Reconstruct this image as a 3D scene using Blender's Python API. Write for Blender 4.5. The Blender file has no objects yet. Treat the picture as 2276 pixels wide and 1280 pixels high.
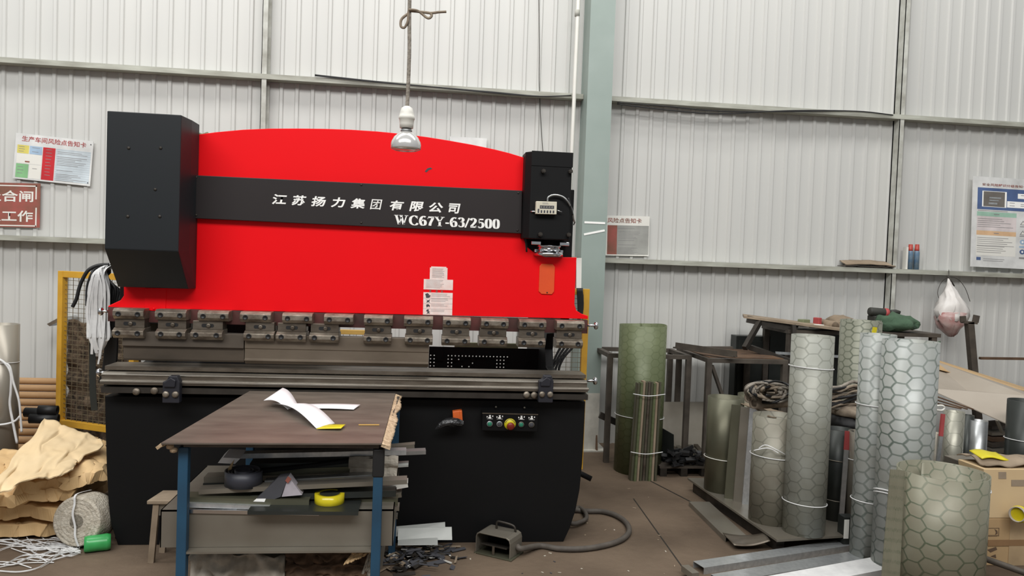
import bpy, bmesh, math, random
from mathutils import Vector, Matrix, noise
random.seed(7)
PI = math.pi
scene = bpy.context.scene
C = scene.collection
V = Vector

# ------------------------------------------------------------------ camera, world, light, exposure
FPX, W_, H_ = 1682.2, 2276, 1280
CAM = V((1.583, -4.1, 1.531)); PITCH, YAW, ROLL = -.0332, .119, .0366
fwd = V((math.sin(YAW)*math.cos(PITCH), math.cos(YAW)*math.cos(PITCH), math.sin(PITCH)))
ri = V((math.cos(YAW), -math.sin(YAW), 0)); up = ri.cross(fwd)
RI = math.cos(ROLL)*ri + math.sin(ROLL)*up; UP = -math.sin(ROLL)*ri + math.cos(ROLL)*up
cam = bpy.data.objects.new('camera', bpy.data.cameras.new('camera')); C.objects.link(cam)
cam.data.sensor_width = 36; cam.data.lens = 36*FPX/W_; cam.data.clip_start = .05
M = Matrix((RI, UP, -fwd)).transposed().to_4x4(); M.translation = CAM; cam.matrix_world = M
scene.camera = cam
scene.view_settings.view_transform = 'Standard'; scene.view_settings.look = 'None'
scene.view_settings.exposure = 0.07; scene.view_settings.gamma = 1.0; scene.view_settings.use_curve_mapping = False
wd = bpy.data.worlds.new('hall_daylight'); scene.world = wd; wd.use_nodes = True
bg = wd.node_tree.nodes['Background']; bg.inputs[0].default_value = (.93, .97, 1, 1); bg.inputs[1].default_value = .27
def area(name, loc, target, sx, sy, energy, col=(1, 1, 1)):        # a daylight strip of the roof
    l = bpy.data.lights.new(name, 'AREA'); l.shape = 'RECTANGLE'; l.size = sx; l.size_y = sy; l.energy = energy; l.color = col
    o = bpy.data.objects.new(name, l); C.objects.link(o); o.location = loc
    o.rotation_euler = (V(target)-V(loc)).to_track_quat('-Z', 'Y').to_euler(); return o
area("roof_skylight", (1.2, -.2, 7.2), (1.2, 1.6, 0), 12, 1.2, 350, (1, .99, .96))
area("roof_skylight", (.1, -6.5, 7.0), (.7, 0, 1.2), 12, 2.2, 780, (1, .99, .97))

# ------------------------------------------------------------------ pixel of the photo -> a place in the hall
def ray(u, v): return RI*((u-1138)/FPX) + UP*((640-v)/FPX) + fwd
def P(u, v, Y): d = ray(u, v); return CAM + d*((Y-CAM.y)/d.y)       # on the upright plane at depth Y
def G(u, v, z=0.): d = ray(u, v); return CAM + d*((z-CAM.z)/d.z)    # on the level plane at height z

# ------------------------------------------------------------------ materials
def nodes(m): m.use_nodes = True; nt = m.node_tree; return nt, nt.nodes, nt.links, nt.nodes['Principled BSDF']
def pm(name, col, rough=.6, metal=0., col2=None, scale=6., amt=.5, bump=0., bscale=None, stretch=None, rvar=.1, detail=6, coord='Object', spec=None):
    m = bpy.data.materials.new(name); nt, N, L, b = nodes(m)
    b.inputs['Roughness'].default_value = rough; b.inputs['Metallic'].default_value = metal
    if spec is not None: b.inputs['Specular IOR Level'].default_value = spec
    tc = N.new('ShaderNodeTexCoord'); mp = N.new('ShaderNodeMapping'); L.new(tc.outputs[coord], mp.inputs[0])
    if stretch: mp.inputs['Scale'].default_value = stretch
    nz = N.new('ShaderNodeTexNoise'); nz.inputs['Scale'].default_value = scale; nz.inputs['Detail'].default_value = detail
    L.new(mp.outputs[0], nz.inputs['Vector'])
    if col2 is None: col2 = tuple(c*.6 for c in col)
    r = N.new('ShaderNodeValToRGB'); r.color_ramp.elements[0].position = .5-.25/max(amt, .05)*.5; r.color_ramp.elements[1].position = .5+.25/max(amt, .05)*.5
    r.color_ramp.elements[0].color = (*col2, 1); r.color_ramp.elements[1].color = (*col, 1)
    L.new(nz.outputs[0], r.inputs[0]); L.new(r.outputs[0], b.inputs['Base Color'])
    mr = N.new('ShaderNodeMapRange'); mr.inputs['To Min'].default_value = min(1, rough+rvar); mr.inputs['To Max'].default_value = max(.03, rough-rvar)
    L.new(nz.outputs[0], mr.inputs[0]); L.new(mr.outputs[0], b.inputs['Roughness'])
    if bump:
        n2 = N.new('ShaderNodeTexNoise'); n2.inputs['Scale'].default_value = bscale or scale*3; n2.inputs['Detail'].default_value = 5
        L.new(mp.outputs[0], n2.inputs['Vector'])
        bp = N.new('ShaderNodeBump'); bp.inputs['Strength'].default_value = bump; bp.inputs['Distance'].default_value = .02
        L.new(n2.outputs[0], bp.inputs['Height']); L.new(bp.outputs[0], b.inputs['Normal'])
    return m
def hexmat(name, col, line, size=.07, width=.045, rough=.4, metal=.5, col2=None):
    """sheet with a hexagonal wire pattern, by UV in metres"""
    m = pm(name, col, rough, metal, col2 or tuple(c*.8 for c in col), 5, .5); nt, N, L, b = nodes(m)
    def mth(op, a, c=None):
        n = N.new('ShaderNodeMath'); n.operation = op
        for i, x in enumerate((a, c)):
            if x is None: continue
            if isinstance(x, (int, float)): n.inputs[i].default_value = x
            else: L.new(x, n.inputs[i])
        return n.outputs[0]
    uv = N.new('ShaderNodeTexCoord').outputs['UV']; sp = N.new('ShaderNodeSeparateXYZ')
    nz = N.new('ShaderNodeTexNoise'); nz.inputs['Scale'].default_value = 9; mx = N.new('ShaderNodeVectorMath'); mx.operation = 'MULTIPLY_ADD'
    L.new(uv, nz.inputs['Vector']); L.new(nz.outputs['Color'], mx.inputs[0]); mx.inputs[1].default_value = (.03,)*3; L.new(uv, mx.inputs[2]); L.new(mx.outputs[0], sp.inputs[0])
    y = mth('DIVIDE', sp.outputs[0], size*1.35); x = mth('DIVIDE', sp.outputs[1], size)   # points of the cells to the sides
    S = 1.7320508
    def cell(ox, oy):
        a = mth('SUBTRACT', mth('FLOORED_MODULO', mth('ADD', x, ox), 1.), .5); c = mth('SUBTRACT', mth('FLOORED_MODULO', mth('ADD', y, oy), S), S/2)
        return mth('ABSOLUTE', a), mth('ABSOLUTE', c)
    def hd(ac): return mth('MAXIMUM', ac[0], mth('ADD', mth('MULTIPLY', ac[0], .5), mth('MULTIPLY', ac[1], S/2)))
    d = mth('MINIMUM', hd(cell(0, 0)), hd(cell(.5, S/2)))
    e = N.new('ShaderNodeMapRange'); e.inputs['From Min'].default_value = .5-width*1.6; e.inputs['From Max'].default_value = .5-width*.6
    L.new(d, e.inputs[0]); nf = N.new('ShaderNodeTexNoise'); nf.inputs['Scale'].default_value = 3.2; L.new(uv, nf.inputs['Vector']); fr2 = N.new('ShaderNodeMapRange'); fr2.inputs['From Min'].default_value = .36; fr2.inputs['From Max'].default_value = .6; fr2.inputs['To Min'].default_value = .45; L.new(nf.outputs[0], fr2.inputs[0]); ev = mth('MULTIPLY', e.outputs[0], fr2.outputs[0])
    base = b.inputs['Base Color'].links[0].from_socket; mix = N.new('ShaderNodeMix'); mix.data_type = 'RGBA'
    L.new(ev, mix.inputs[0]); L.new(base, mix.inputs[6]); mix.inputs[7].default_value = (*line, 1); L.new(mix.outputs[2], b.inputs['Base Color'])
    bp = N.new('ShaderNodeBump'); bp.inputs['Strength'].default_value = .1; bp.inputs['Distance'].default_value = .003; L.new(e.outputs[0], bp.inputs['Height']); L.new(bp.outputs[0], b.inputs['Normal'])
    return m
MT = {}
def mk(n, *a, **k): MT[n] = pm(n, *a, **k)
mk('wall_sheet', (.60, .595, .565), .45, .0, (.54, .54, .52), 1.2, .35, stretch=(3, 3, .25))
mk('girt_paint', (.5, .51, .44), .6, .0, (.24, .23, .19), 9, .5, stretch=(.4, 2, 2))
mk('strut_paint', (.62, .63, .58), .6, .0, (.3, .29, .25), 9, .5)
mk('column_paint', (.31, .37, .34), .5, .0, (.26, .32, .29), 3, .5)
mk('floor_concrete', (.175, .128, .089), .8, .0, (.082, .058, .04), 1.5, .68, bump=.3, bscale=22, detail=14, spec=.25)
mk('hose_grey', (.1, .085, .07), .7, .0, (.06, .05, .042), 20, .5)
mk('red_paint', (.93, .003, .008), .45, .0, (.84, .002, .006), 2.2, .35, rvar=.05, spec=.18)
mk('black_paint', (.0065, .0065, .007), .55, .0, (.004, .004, .0042), 3, .4, spec=.2)
mk('housing_paint', (.016, .019, .022), .45, .0, (.01, .012, .014), 3, .4, spec=.35)
mk('band_paint', (.03, .024, .024), .45, .0, (.02, .016, .016), 3, .4, spec=.3)
mk('tool_steel', (.21, .18, .145), .42, .65, (.09, .07, .052), 14, .6, bump=.1, stretch=(.5, 1, 1))
mk('clamp_steel', (.33, .29, .235), .45, .6, (.13, .1, .075), 22, .55, bump=.12)
mk('dark_steel', (.06, .052, .044), .5, .5, (.03, .025, .02), 14, .5)
mk('die_steel', (.46, .43, .38), .3, .75, (.2, .175, .145), 12, .55, stretch=(.15, 1, 1))
mk('punch_steel', (.2, .16, .12), .5, .3, (.11, .085, .06), 9, .5, stretch=(.4, 1, 1))
mk('dark_punch_steel', (.12, .095, .072), .5, .3, (.06, .048, .036), 9, .5, stretch=(.4, 1, 1))
mk('dull_tin', (.44, .45, .43), .45, .2, (.36, .37, .35), 8, .5)
mk('chrome', (.75, .76, .78), .16, 1., (.6, .6, .62), 8, .4)
mk('white_ink', (.97, .96, .93), .6, .0, (.93, .92, .89))
mk('white_paper', (.85, .84, .85), .7, .0, (.78, .77, .78), 5, .5)
mk('yellow_paint', (.75, .42, .035), .5, .0, (.55, .28, .03), 9, .4)
mk('pale_yellow_paint', (.78, .5, .14), .5, .0, (.6, .36, .08), 9, .4)
mk('mesh_wire', (.26, .21, .13), .6, .2, (.11, .085, .055), 20, .5)
mk('blue_paint', (.018, .075, .14), .5, .0, (.012, .045, .085), 6, .5)
mk('kraft', (.78, .55, .29), .75, .0, (.62, .4, .18), 5, .5, bump=.35, bscale=9)
mk('pale_kraft', (.8, .62, .38), .75, .0, (.78, .58, .33), 4, .5, bump=.3, bscale=8)
mk('twine', (.62, .57, .48), .85, .0, (.42, .37, .29), 40, .6, bump=.6, bscale=90, stretch=(1, 1, 1))
mk('white_strap', (.78, .78, .77), .55, .0, (.6, .6, .6), 20, .5)
mk('black_rubber', (.014, .014, .015), .5)
mk('green_plastic', (.06, .42, .12), .3, .0, (.03, .28, .07), 14, .5)
mk('galvanized', (.48, .49, .49), .35, .85, (.33, .34, .34), 18, .6)
mk('spangle', (.62, .64, .65), .33, .7, (.47, .49, .5), 45, .7)
mk('dull_sheet', (.27, .25, .21), .4, .5, (.19, .165, .13), 4, .5)
mk('olive_sheet', (.15, .15, .105), .38, .5, (.1, .095, .062), 3, .5)
mk('dark_sheet', (.045, .05, .045), .4, .4, (.025, .028, .026), 4, .5)
mk('rust', (.15, .085, .045), .8, .1, (.07, .04, .025), 9, .5, bump=.3)
mk('rack_steel', (.12, .1, .08), .6, .3, (.055, .045, .037), 10, .5)
mk('cardboard', (.52, .36, .19), .8, .0, (.43, .28, .14), 3, .5)
mk('dirty_cardboard', (.36, .28, .2), .85, .0, (.2, .15, .1), 8, .5)
mk('board_top', (.19, .155, .125), .38, .1, (.1, .08, .065), 5, .5, stretch=(1, 2.5, 1), rvar=.08)
mk('frayed', (.66, .5, .33), .9, .0, (.36, .25, .15), 40, .6, bump=.6, bscale=60)
mk('dirty_rag', (.62, .57, .49), .9, .0, (.22, .185, .14), 7, .5, bump=.5, bscale=14)
mk('brown_pipe', (.56, .34, .17), .6, .0, (.45, .26, .12), 5, .4)
mk('grey_roll', (.36, .33, .28), .35, .4, (.3, .27, .22), 2, .4, stretch=(6, 6, .3))
mk('rope', (.36, .32, .27), .9, .0, (.16, .14, .115), 30, .5, bump=.5, bscale=60)
mk('old_rope', (.34, .28, .21), .9, .0, (.17, .13, .095), 24, .5)
mk('porcelain', (.78, .76, .7), .4, .0, (.62, .6, .54), 12, .5)
mk('bulb_silver', (.82, .81, .79), .2, .55, (.6, .58, .56), 9, .5)
mk('sign_white', (.84, .84, .82), .4)
mk('sign_cream', (.8, .79, .74), .5, .0, (.74, .72, .66), 6, .5)
mk('sign_red', (.68, .02, .03), .45)
mk('sign_dull_red', (.42, .085, .075), .6, .0, (.17, .085, .05), 5, .7)
mk('faded_red', (.5, .08, .08), .6)
mk('sign_yellow', (.83, .72, .17), .5); mk('sign_blue', (.42, .58, .76), .5); mk('sign_green', (.3, .63, .3), .5); mk('sign_pale_blue', (.66, .74, .79), .5)
mk('sign_navy', (.1, .16, .34), .5); mk('sign_mint', (.42, .66, .52), .5); mk('sign_peach', (.84, .55, .32), .5); mk('sign_pink', (.82, .73, .72), .5); mk('sign_grey', (.42, .42, .39), .6)
mk('ink', (.07, .07, .08), .7); mk('grey_ink', (.32, .31, .31), .7); mk('photo_grey', (.2, .18, .16), .4)
mk('cream_plastic', (.72, .68, .56), .4, .0, (.6, .55, .43), 12, .5)
mk('orange_plastic', (.85, .16, .03), .4); mk('orange_plate', (.85, .10, .014), .5, .0, (.72, .07, .012), 8, .5)
mk('button_green', (.03, .25, .15), .35); mk('button_red', (.22, .02, .012), .35); mk('bright_yellow', (.85, .72, .02), .4)
mk('black_film', (.03, .03, .032), .12, .0, (.02, .02, .02), 20, .5, bump=.9, bscale=25)
mk('tape_grey', (.045, .047, .06), .45); mk('yellow_tape', (.72, .6, .02), .2, .0, (.5, .4, .01), 6, .5)
mk('bag_plastic', (.78, .75, .72), .35, .0, (.66, .62, .58), 9, .5); mk('bag_red', (.34, .12, .11), .35, .0, (.6, .5, .47), 12, .5)
mk('green_cloth', (.08, .145, .085), .9, .0, (.045, .085, .05), 7, .5, bump=.5); mk('dark_olive', (.045, .045, .037), .6)
mk('can_blue', (.06, .15, .28), .35, .0, (.2, .26, .3), 26, .5); mk('can_red', (.55, .07, .05), .4)
mk('olive_bar', (.25, .28, .16), .5); mk('concrete_worn', (.66, .64, .57), .8, .0, (.36, .35, .31), 8, .5)
MT['hex_pale'] = hexmat('hex_pale', (.33, .34, .305), (.175, .18, .15), .062, .045, .42, .15, (.25, .245, .2))
MT['hex_silver'] = hexmat('hex_silver', (.27, .265, .215), (.13, .125, .095), .075, .035, .42, .2, (.2, .18, .14))
MT['hex_bright'] = hexmat('hex_bright', (.37, .39, .38), (.1, .125, .105), .06, .06, .4, .15, (.28, .285, .25))
MT['hex_green'] = hexmat('hex_green', (.155, .18, .09), (.095, .115, .05), .055, .06, .42, .15, (.11, .13, .065))
MT['hex_olive'] = hexmat('hex_olive', (.25, .245, .18), (.085, .105, .065), .066, .045, .42, .15, (.19, .175, .125))
MT['hex_dusty'] = hexmat('hex_dusty', (.36, .35, .29), (.2, .2, .16), .075, .03, .38, .5)
MT['hex_dark'] = hexmat('hex_dark', (.24, .245, .19), (.085, .095, .065), .05, .07, .42, .15)

# ------------------------------------------------------------------ mesh helpers
class MB:
    def __init__(s): s.v = []; s.f = []; s.m = []; s.uv = {}; s.cur = 0; s.sm = []; s.smooth = False
    def vert(s, p): s.v.append(V(p)); return len(s.v)-1
    def face(s, idx, uv=None):
        s.f.append(tuple(idx)); s.m.append(s.cur); s.sm.append(s.smooth)
        if uv: s.uv[len(s.f)-1] = uv
        return s
    def poly(s, pts): return s.face([s.vert(p) for p in pts])
    def box(s, c, size, R=None):
        hx, hy, hz = (x/2 for x in size); c = V(c); b = len(s.v)
        for x in (-hx, hx):
            for y in (-hy, hy):
                for z in (-hz, hz):
                    p = V((x, y, z)); s.v.append(c + (R @ p if R else p))
        for q in ((0, 1, 3, 2), (4, 6, 7, 5), (0, 4, 5, 1), (2, 3, 7, 6), (0, 2, 6, 4), (1, 5, 7, 3)): s.face([b+i for i in q])
        return s
    def span(s, a, b): a, b = V(a), V(b); return s.box((a+b)/2, [abs(x) for x in (b-a)])
    def bar(s, a, b, w, h=None, upv=(0, 0, 1)):
        a, b = V(a), V(b); d = b-a; z = V(upv); x = d.normalized()
        if abs(x.dot(z)) > .98: z = V((0, 1, 0))
        y = z.cross(x).normalized(); z = x.cross(y)
        return s.box((a+b)/2, (d.length, w, h or w), Matrix((x, y, z)).transposed())
    def prism(s, pts, off):                                        # polygon swept by a vector
        off = V(off); n = len(pts); b = len(s.v)
        for p in pts: s.v.append(V(p))
        for p in pts: s.v.append(V(p)+off)
        s.face(range(b, b+n)); s.face(range(b+2*n-1, b+n-1, -1))
        for i in range(n): j = (i+1) % n; s.face((b+i, b+n+i, b+n+j, b+j))
        return s
    def loft(s, rings, closed=True, caps=True):
        b = len(s.v); n = len(rings[0])
        for r in rings:
            for p in r: s.v.append(V(p))
        for k in range(len(rings)-1):
            for i in range(n if closed else n-1):
                j = (i+1) % n; s.face((b+k*n+i, b+k*n+j, b+(k+1)*n+j, b+(k+1)*n+i))
        if caps: s.face(range(b+n-1, b-1, -1)); s.face(range(b+(len(rings)-1)*n, b+len(rings)*n))
        return s
    def tube(s, pts, r, n=8, smooth=True, sub=0, taper=None):
        pts = [V(p) for p in pts]
        if sub: pts = crom(pts, sub)
        s.smooth = smooth; rings = []; ref = None
        for i, p in enumerate(pts):
            t = (pts[min(i+1, len(pts)-1)]-pts[max(i-1, 0)]).normalized()
            if ref is None: ref = t.orthogonal().normalized()
            ref = (ref - t*ref.dot(t)); ref = ref.normalized() if ref.length > 1e-6 else t.orthogonal().normalized()
            q = t.cross(ref); rr = r if not taper else r*taper(i/(len(pts)-1))
            rings.append([p + (ref*math.cos(2*PI*k/n) + q*math.sin(2*PI*k/n))*rr for k in range(n)])
        s.loft(rings); s.smooth = False; return s
    def ribbon(s, pts, w, t=.002, side=(0, 1, 0), sub=0):
        pts = [V(p) for p in pts]
        if sub: pts = crom(pts, sub)
        sd = V(side).normalized(); rings = []
        for i, p in enumerate(pts):
            d = (pts[min(i+1, len(pts)-1)]-pts[max(i-1, 0)]).normalized(); n = d.cross(sd).normalized()
            rings.append([p+sd*w/2+n*t/2, p-sd*w/2+n*t/2, p-sd*w/2-n*t/2, p+sd*w/2-n*t/2])
        s.loft(rings); return s
    def lathe(s, prof, c=(0, 0, 0), axis=(0, 0, 1), n=32, smooth=True):
        c = V(c); ax = V(axis).normalized(); x = ax.orthogonal().normalized(); y = ax.cross(x); s.smooth = smooth
        rings = [[c + ax*h + (x*math.cos(2*PI*k/n) + y*math.sin(2*PI*k/n))*max(r, 1e-5) for k in range(n)] for r, h in prof]
        s.loft(rings); s.smooth = False; return s
    def cyl(s, a, b, r, n=20, smooth=True):
        a, b = V(a), V(b); L = (b-a).length; return s.lathe([(r, 0), (r, L)], a, b-a, n, smooth)
    def torus(s, c, R, r, axis=(0, 0, 1), n=28, k=8, sx=1.):
        c = V(c); ax = V(axis).normalized(); x = ax.orthogonal().normalized(); y = ax.cross(x)
        pts = [c + (x*math.cos(2*PI*i/n)+y*math.sin(2*PI*i/n)*sx)*R for i in range(n+1)]; return s.tube(pts, r, k)
    def sheet(s, fn, nu, nv, t=.004, su=1, sv=1):                              # fn(u,v) -> point; a sheet with thickness
        g = [[V(fn(i/nu, j/nv)) for j in range(nv+1)] for i in range(nu+1)]; b = len(s.v); s.smooth = True
        nrm = []
        for i in range(nu+1):
            for j in range(nv+1):
                a = g[min(i+1, nu)][j]-g[max(i-1, 0)][j]; c = g[i][min(j+1, nv)]-g[i][max(j-1, 0)]; q = a.cross(c)
                nrm.append(q.normalized() if q.length > 1e-9 else V((0, 0, 1)))
        ix = lambda i, j, k: b + k*(nu+1)*(nv+1) + i*(nv+1)+j
        for k in (0, 1):
            for i in range(nu+1):
                for j in range(nv+1): s.v.append(g[i][j] + nrm[i*(nv+1)+j]*(t/2 if k == 0 else -t/2))
        for i in range(nu):
            for j in range(nv):
                uv = [(su*i/nu, sv*j/nv), (su*(i+1)/nu, sv*j/nv), (su*(i+1)/nu, sv*(j+1)/nv), (su*i/nu, sv*(j+1)/nv)]
                s.face((ix(i, j, 0), ix(i+1, j, 0), ix(i+1, j+1, 0), ix(i, j+1, 0)), uv); s.face((ix(i, j, 1), ix(i, j+1, 1), ix(i+1, j+1, 1), ix(i+1, j, 1)), [uv[0], uv[3], uv[2], uv[1]])
        s.smooth = False
        for i in range(nu): s.face((ix(i, 0, 0), ix(i, 0, 1), ix(i+1, 0, 1), ix(i+1, 0, 0))); s.face((ix(i, nv, 0), ix(i+1, nv, 0), ix(i+1, nv, 1), ix(i, nv, 1)))
        for j in range(nv): s.face((ix(0, j, 0), ix(0, j+1, 0), ix(0, j+1, 1), ix(0, j, 1))); s.face((ix(nu, j, 0), ix(nu, j, 1), ix(nu, j+1, 1), ix(nu, j+1, 0)))
        return s
    def build(s, name, mats, parent=None, bevel=0., origin=None):
        me = bpy.data.meshes.new(name)
        o = V(origin) if origin is not None else V((0, 0, 0))
        pin = parent.matrix_basis.translation if parent else V((0, 0, 0))
        base = parent['_w'] if parent and '_w' in parent else None
        off = V(base) if base is not None else V((0, 0, 0))
        if parent is None and origin is None:
            lo = V([min(v[i] for v in s.v) for i in range(3)]); hi = V([max(v[i] for v in s.v) for i in range(3)]); o = V(((lo.x+hi.x)/2, (lo.y+hi.y)/2, lo.z))
        sub = off if parent else o
        me.from_pydata([v-sub for v in s.v], [], s.f); me.update()
        uvl = me.uv_layers.new(name='uv')
        for p in me.polygons:
            p.material_index = s.m[p.index]; p.use_smooth = s.sm[p.index]
            u = s.uv.get(p.index)
            if u:
                for li, x in zip(p.loop_indices, u): uvl.data[li].uv = x
        if not isinstance(mats, (list, tuple)): mats = [mats]
        for m in mats: me.materials.append(MT[m] if isinstance(m, str) else m)
        bm = bmesh.new(); bm.from_mesh(me); bmesh.ops.recalc_face_normals(bm, faces=bm.faces); bm.to_mesh(me); bm.free()
        ob = bpy.data.objects.new(name, me); C.objects.link(ob)
        if parent: ob.parent = parent; ob['_w'] = list(off)
        else: ob.location = o; ob['_w'] = list(o)
        if bevel:
            bv = ob.modifiers.new('bevel', 'BEVEL'); bv.width = bevel; bv.segments = 2; bv.limit_method = 'ANGLE'; bv.angle_limit = .6
        return ob
def crom(p, sub):
    out = []
    for i in range(len(p)-1):
        a, b, c, d = p[max(i-1, 0)], p[i], p[i+1], p[min(i+2, len(p)-1)]
        for k in range(sub):
            t = k/sub; out.append(.5*((2*b)+(c-a)*t+(2*a-5*b+4*c-d)*t*t+(3*b-a-3*c+d)*t**3))
    out.append(p[-1]); return out
def thing(name, label, cat, loc, group=None):
    o = bpy.data.objects.new(name, None); C.objects.link(o); o.location = loc; o['_w'] = list(loc); o.empty_display_size = .1
    return tag(o, label, cat, group)
def tag(o, label, cat, group=None, kind=None):
    o['label'] = label; o['category'] = cat
    if group: o['group'] = group
    if kind: o['kind'] = kind
    return o
def struct(o, label=None, cat=None):
    o['kind'] = 'structure'
    if label: o['label'] = label
    if cat: o['category'] = cat
    return o
class Fr:                                                          # a flat rectangle's own frame: u to the right, v down, 0..1
    def __init__(s, tl, tr, bl):
        s.o = V(tl); s.ex = V(tr)-s.o; s.ey = V(bl)-s.o; s.n = s.ey.cross(s.ex).normalized()*-1
        if s.n.dot(CAM-s.o) < 0: s.n = -s.n
    def p(s, u, v, d=0.): return s.o + s.ex*u + s.ey*v + s.n*d
    def quad(s, mb, u0, v0, u1, v1, d): mb.poly([s.p(u0, v0, d), s.p(u0, v1, d), s.p(u1, v1, d), s.p(u1, v0, d)])
    def slab(s, mb, u0, v0, u1, v1, d0, d1):
        mb.prism([s.p(u0, v0, d0), s.p(u0, v1, d0), s.p(u1, v1, d0), s.p(u1, v0, d0)], s.n*(d1-d0))
    def lines(s, mb, u0, v0, u1, n, dv, d, h=.008, jit=.3):
        for i in range(n): s.quad(mb, u0, v0+i*dv, u1-(u1-u0)*jit*random.random(), v0+i*dv+h, d)
    def text(s, string, u, v, hgt, name, mat, parent, d=.001, wid=None, bold=0., shear=0., gap=1., align='LEFT', ext=0.):
        """lettering whose line box starts at (u, v); hgt: letter height in metres; wid: fitted width in metres"""
        c = bpy.data.curves.new(name, 'FONT'); c.body = string; c.size = 1; c.offset = bold; c.shear = shear; c.space_character = gap; c.extrude = ext; c.resolution_u = 4
        t = bpy.data.objects.new(name, c); C.objects.link(t)
        dg = bpy.context.evaluated_depsgraph_get(); me = bpy.data.meshes.new_from_object(t.evaluated_get(dg)); bpy.data.objects.remove(t); bpy.data.curves.remove(c)
        xs = [q.co.x for q in me.vertices]; ys = [q.co.y for q in me.vertices]
        if not xs: print('EMPTY TEXT', string); return None
        sy = hgt/(max(ys)-min(ys)); sx = (wid/(max(xs)-min(xs))) if wid else sy
        ex, ey = s.ex.normalized(), s.ey.normalized(); org = s.p(u, v, d); w0 = V(parent['_w'])
        for q in me.vertices: q.co = org + ex*((q.co.x-min(xs))*sx) - ey*0 + ey*((max(ys)-q.co.y)*sy) + s.n*(q.co.z*.01) - w0
        me.materials.clear(); me.materials.append(MT[mat]); me.name = name
        o = bpy.data.objects.new(name, me); C.objects.link(o); o.parent = parent; o['_w'] = list(w0); return o
# ------------------------------------------------------------------ the hall: floor, sheet wall, girts, struts, column
YW = 2.27
fl = MB(); fl.span((-6, -8, -.06), (12, YW+.05, 0)); struct(fl.build('floor', 'floor_concrete'), 'dusty brown concrete workshop floor', 'floor')
wall = MB(); prof = []; x = -5.; per = .1235
while x < 11.5:
    prof += [(x, YW), (x+.075, YW), (x+.083, YW-.013), (x+.106, YW-.013), (x+.114, YW)]; x += per
wall.prism([V((a, b, 0)) for a, b in prof] + [V((prof[-1][0], YW+.03, 0)), V((prof[0][0], YW+.03, 0))], (0, 0, 6.2))
struct(wall.build('wall_back', 'wall_sheet'), 'pale grey ribbed sheet metal wall behind the machine', 'wall')
xc0, xc1 = 2.872, 3.077
zu = P(1138, 200, YW-.1).z - .02; zl = P(1345, 573, YW-.1).z - .02
def girt(x0, x1, z, n):
    m = MB(); yf = YW-.115
    m.prism([V((x0, yf, z-.02)), V((x0, yf, z+.02)), V((x0, YW-.013, z+.02)), V((x0, YW-.013, z+.016)), V((x0, yf+.004, z+.016)), V((x0, yf+.004, z-.016)), V((x0, YW-.013, z-.016)), V((x0, YW-.013, z-.02))], (x1-x0, 0, 0))
    return m
k = 0
for (x0, x1, z, lab) in ((-5, xc0, zu, 'upper wall girt left of the grey column'), (xc1, 11, zu, 'upper wall girt right of the grey column'),
                         (-5, xc0, zl, 'lower wall girt behind the black box, left of the column'), (xc1, 11, zl, 'lower wall girt carrying cans and cardboard, right of column')):
    k += 1; struct(girt(x0, x1, z, k).build('trim_%d' % k, 'girt_paint'), lab, 'girt')
def strut(xp, z0, z1, lab):
    global k; k += 1; m = MB(); yf = YW-.11
    m.span((xp-.021, yf, z0), (xp+.021, yf+.006, z1)); m.span((xp-.021, yf, z0), (xp-.016, YW-.014, z1)); m.span((xp-.021, YW-.03, z0), (xp+.03, YW-.014, z1))
    struct(m.build('trim_%d' % k, 'strut_paint'), lab, 'wall strut')
xg1 = P(587, 140, YW-.11).x; xg2 = P(2006, 250, YW-.11).x
strut(xg1, zu+.02, 6.1, 'upper wall strut above the red arch'); strut(xg1, zl+.02, zu-.02, 'wall strut just above the red arched plate')
strut(xg2, zu+.02, 6.1, 'upper wall strut at far right'); strut(xg2, zl+.02, zu-.02, 'wall strut left of the white poster'); strut(xg2, .05, zl-.02, 'lower wall strut left of the hanging bag')
m = MB(); yf = YW-.27; zc = .48
m.span((xc0, yf, zc), (xc1, yf+.012, 6.1)); m.span((xc0, YW-.03, zc), (xc1, YW-.016, 6.1)); m.span((xc0+.002, yf+.012, zc), (xc0+.012, YW-.03, 6.1))
col = struct(m.build('column', 'column_paint'), 'grey green steel column beside the machine', 'column')
m = MB(); m.span((xc0, yf, .012), (xc1, yf+.012, zc)); m.span((xc0+.002, yf+.012, .012), (xc0+.012, YW-.03, zc)); m.span((xc0, YW-.03, .012), (xc1, YW-.016, zc)); m.span((xc0-.06, yf-.05, 0), (xc1+.06, YW-.02, .012)); m.build('column_foot', 'concrete_worn', col)
for xx in (xc0+.03, xc1-.02): MB().prism([V((xx, yf, .012)), V((xx, yf-.04, .012)), V((xx, yf, .13))], (.012, 0, 0)).build('gusset', 'rust', col)
m = MB(); m.bar(G(1408, 1108, .0006), G(1545, 1300, .0006), .008, .001); k += 1; struct(m.build('trim_%d' % k, 'dark_steel'), 'dark joint line in the floor', 'floor joint')
m = MB(); m.bar(G(1440, 1066, .0006), G(1545, 1120, .0006), .012, .001); k += 1; struct(m.build('trim_%d' % k, 'dark_steel'), 'second dark joint line in the floor near the pallet', 'floor joint')
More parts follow.
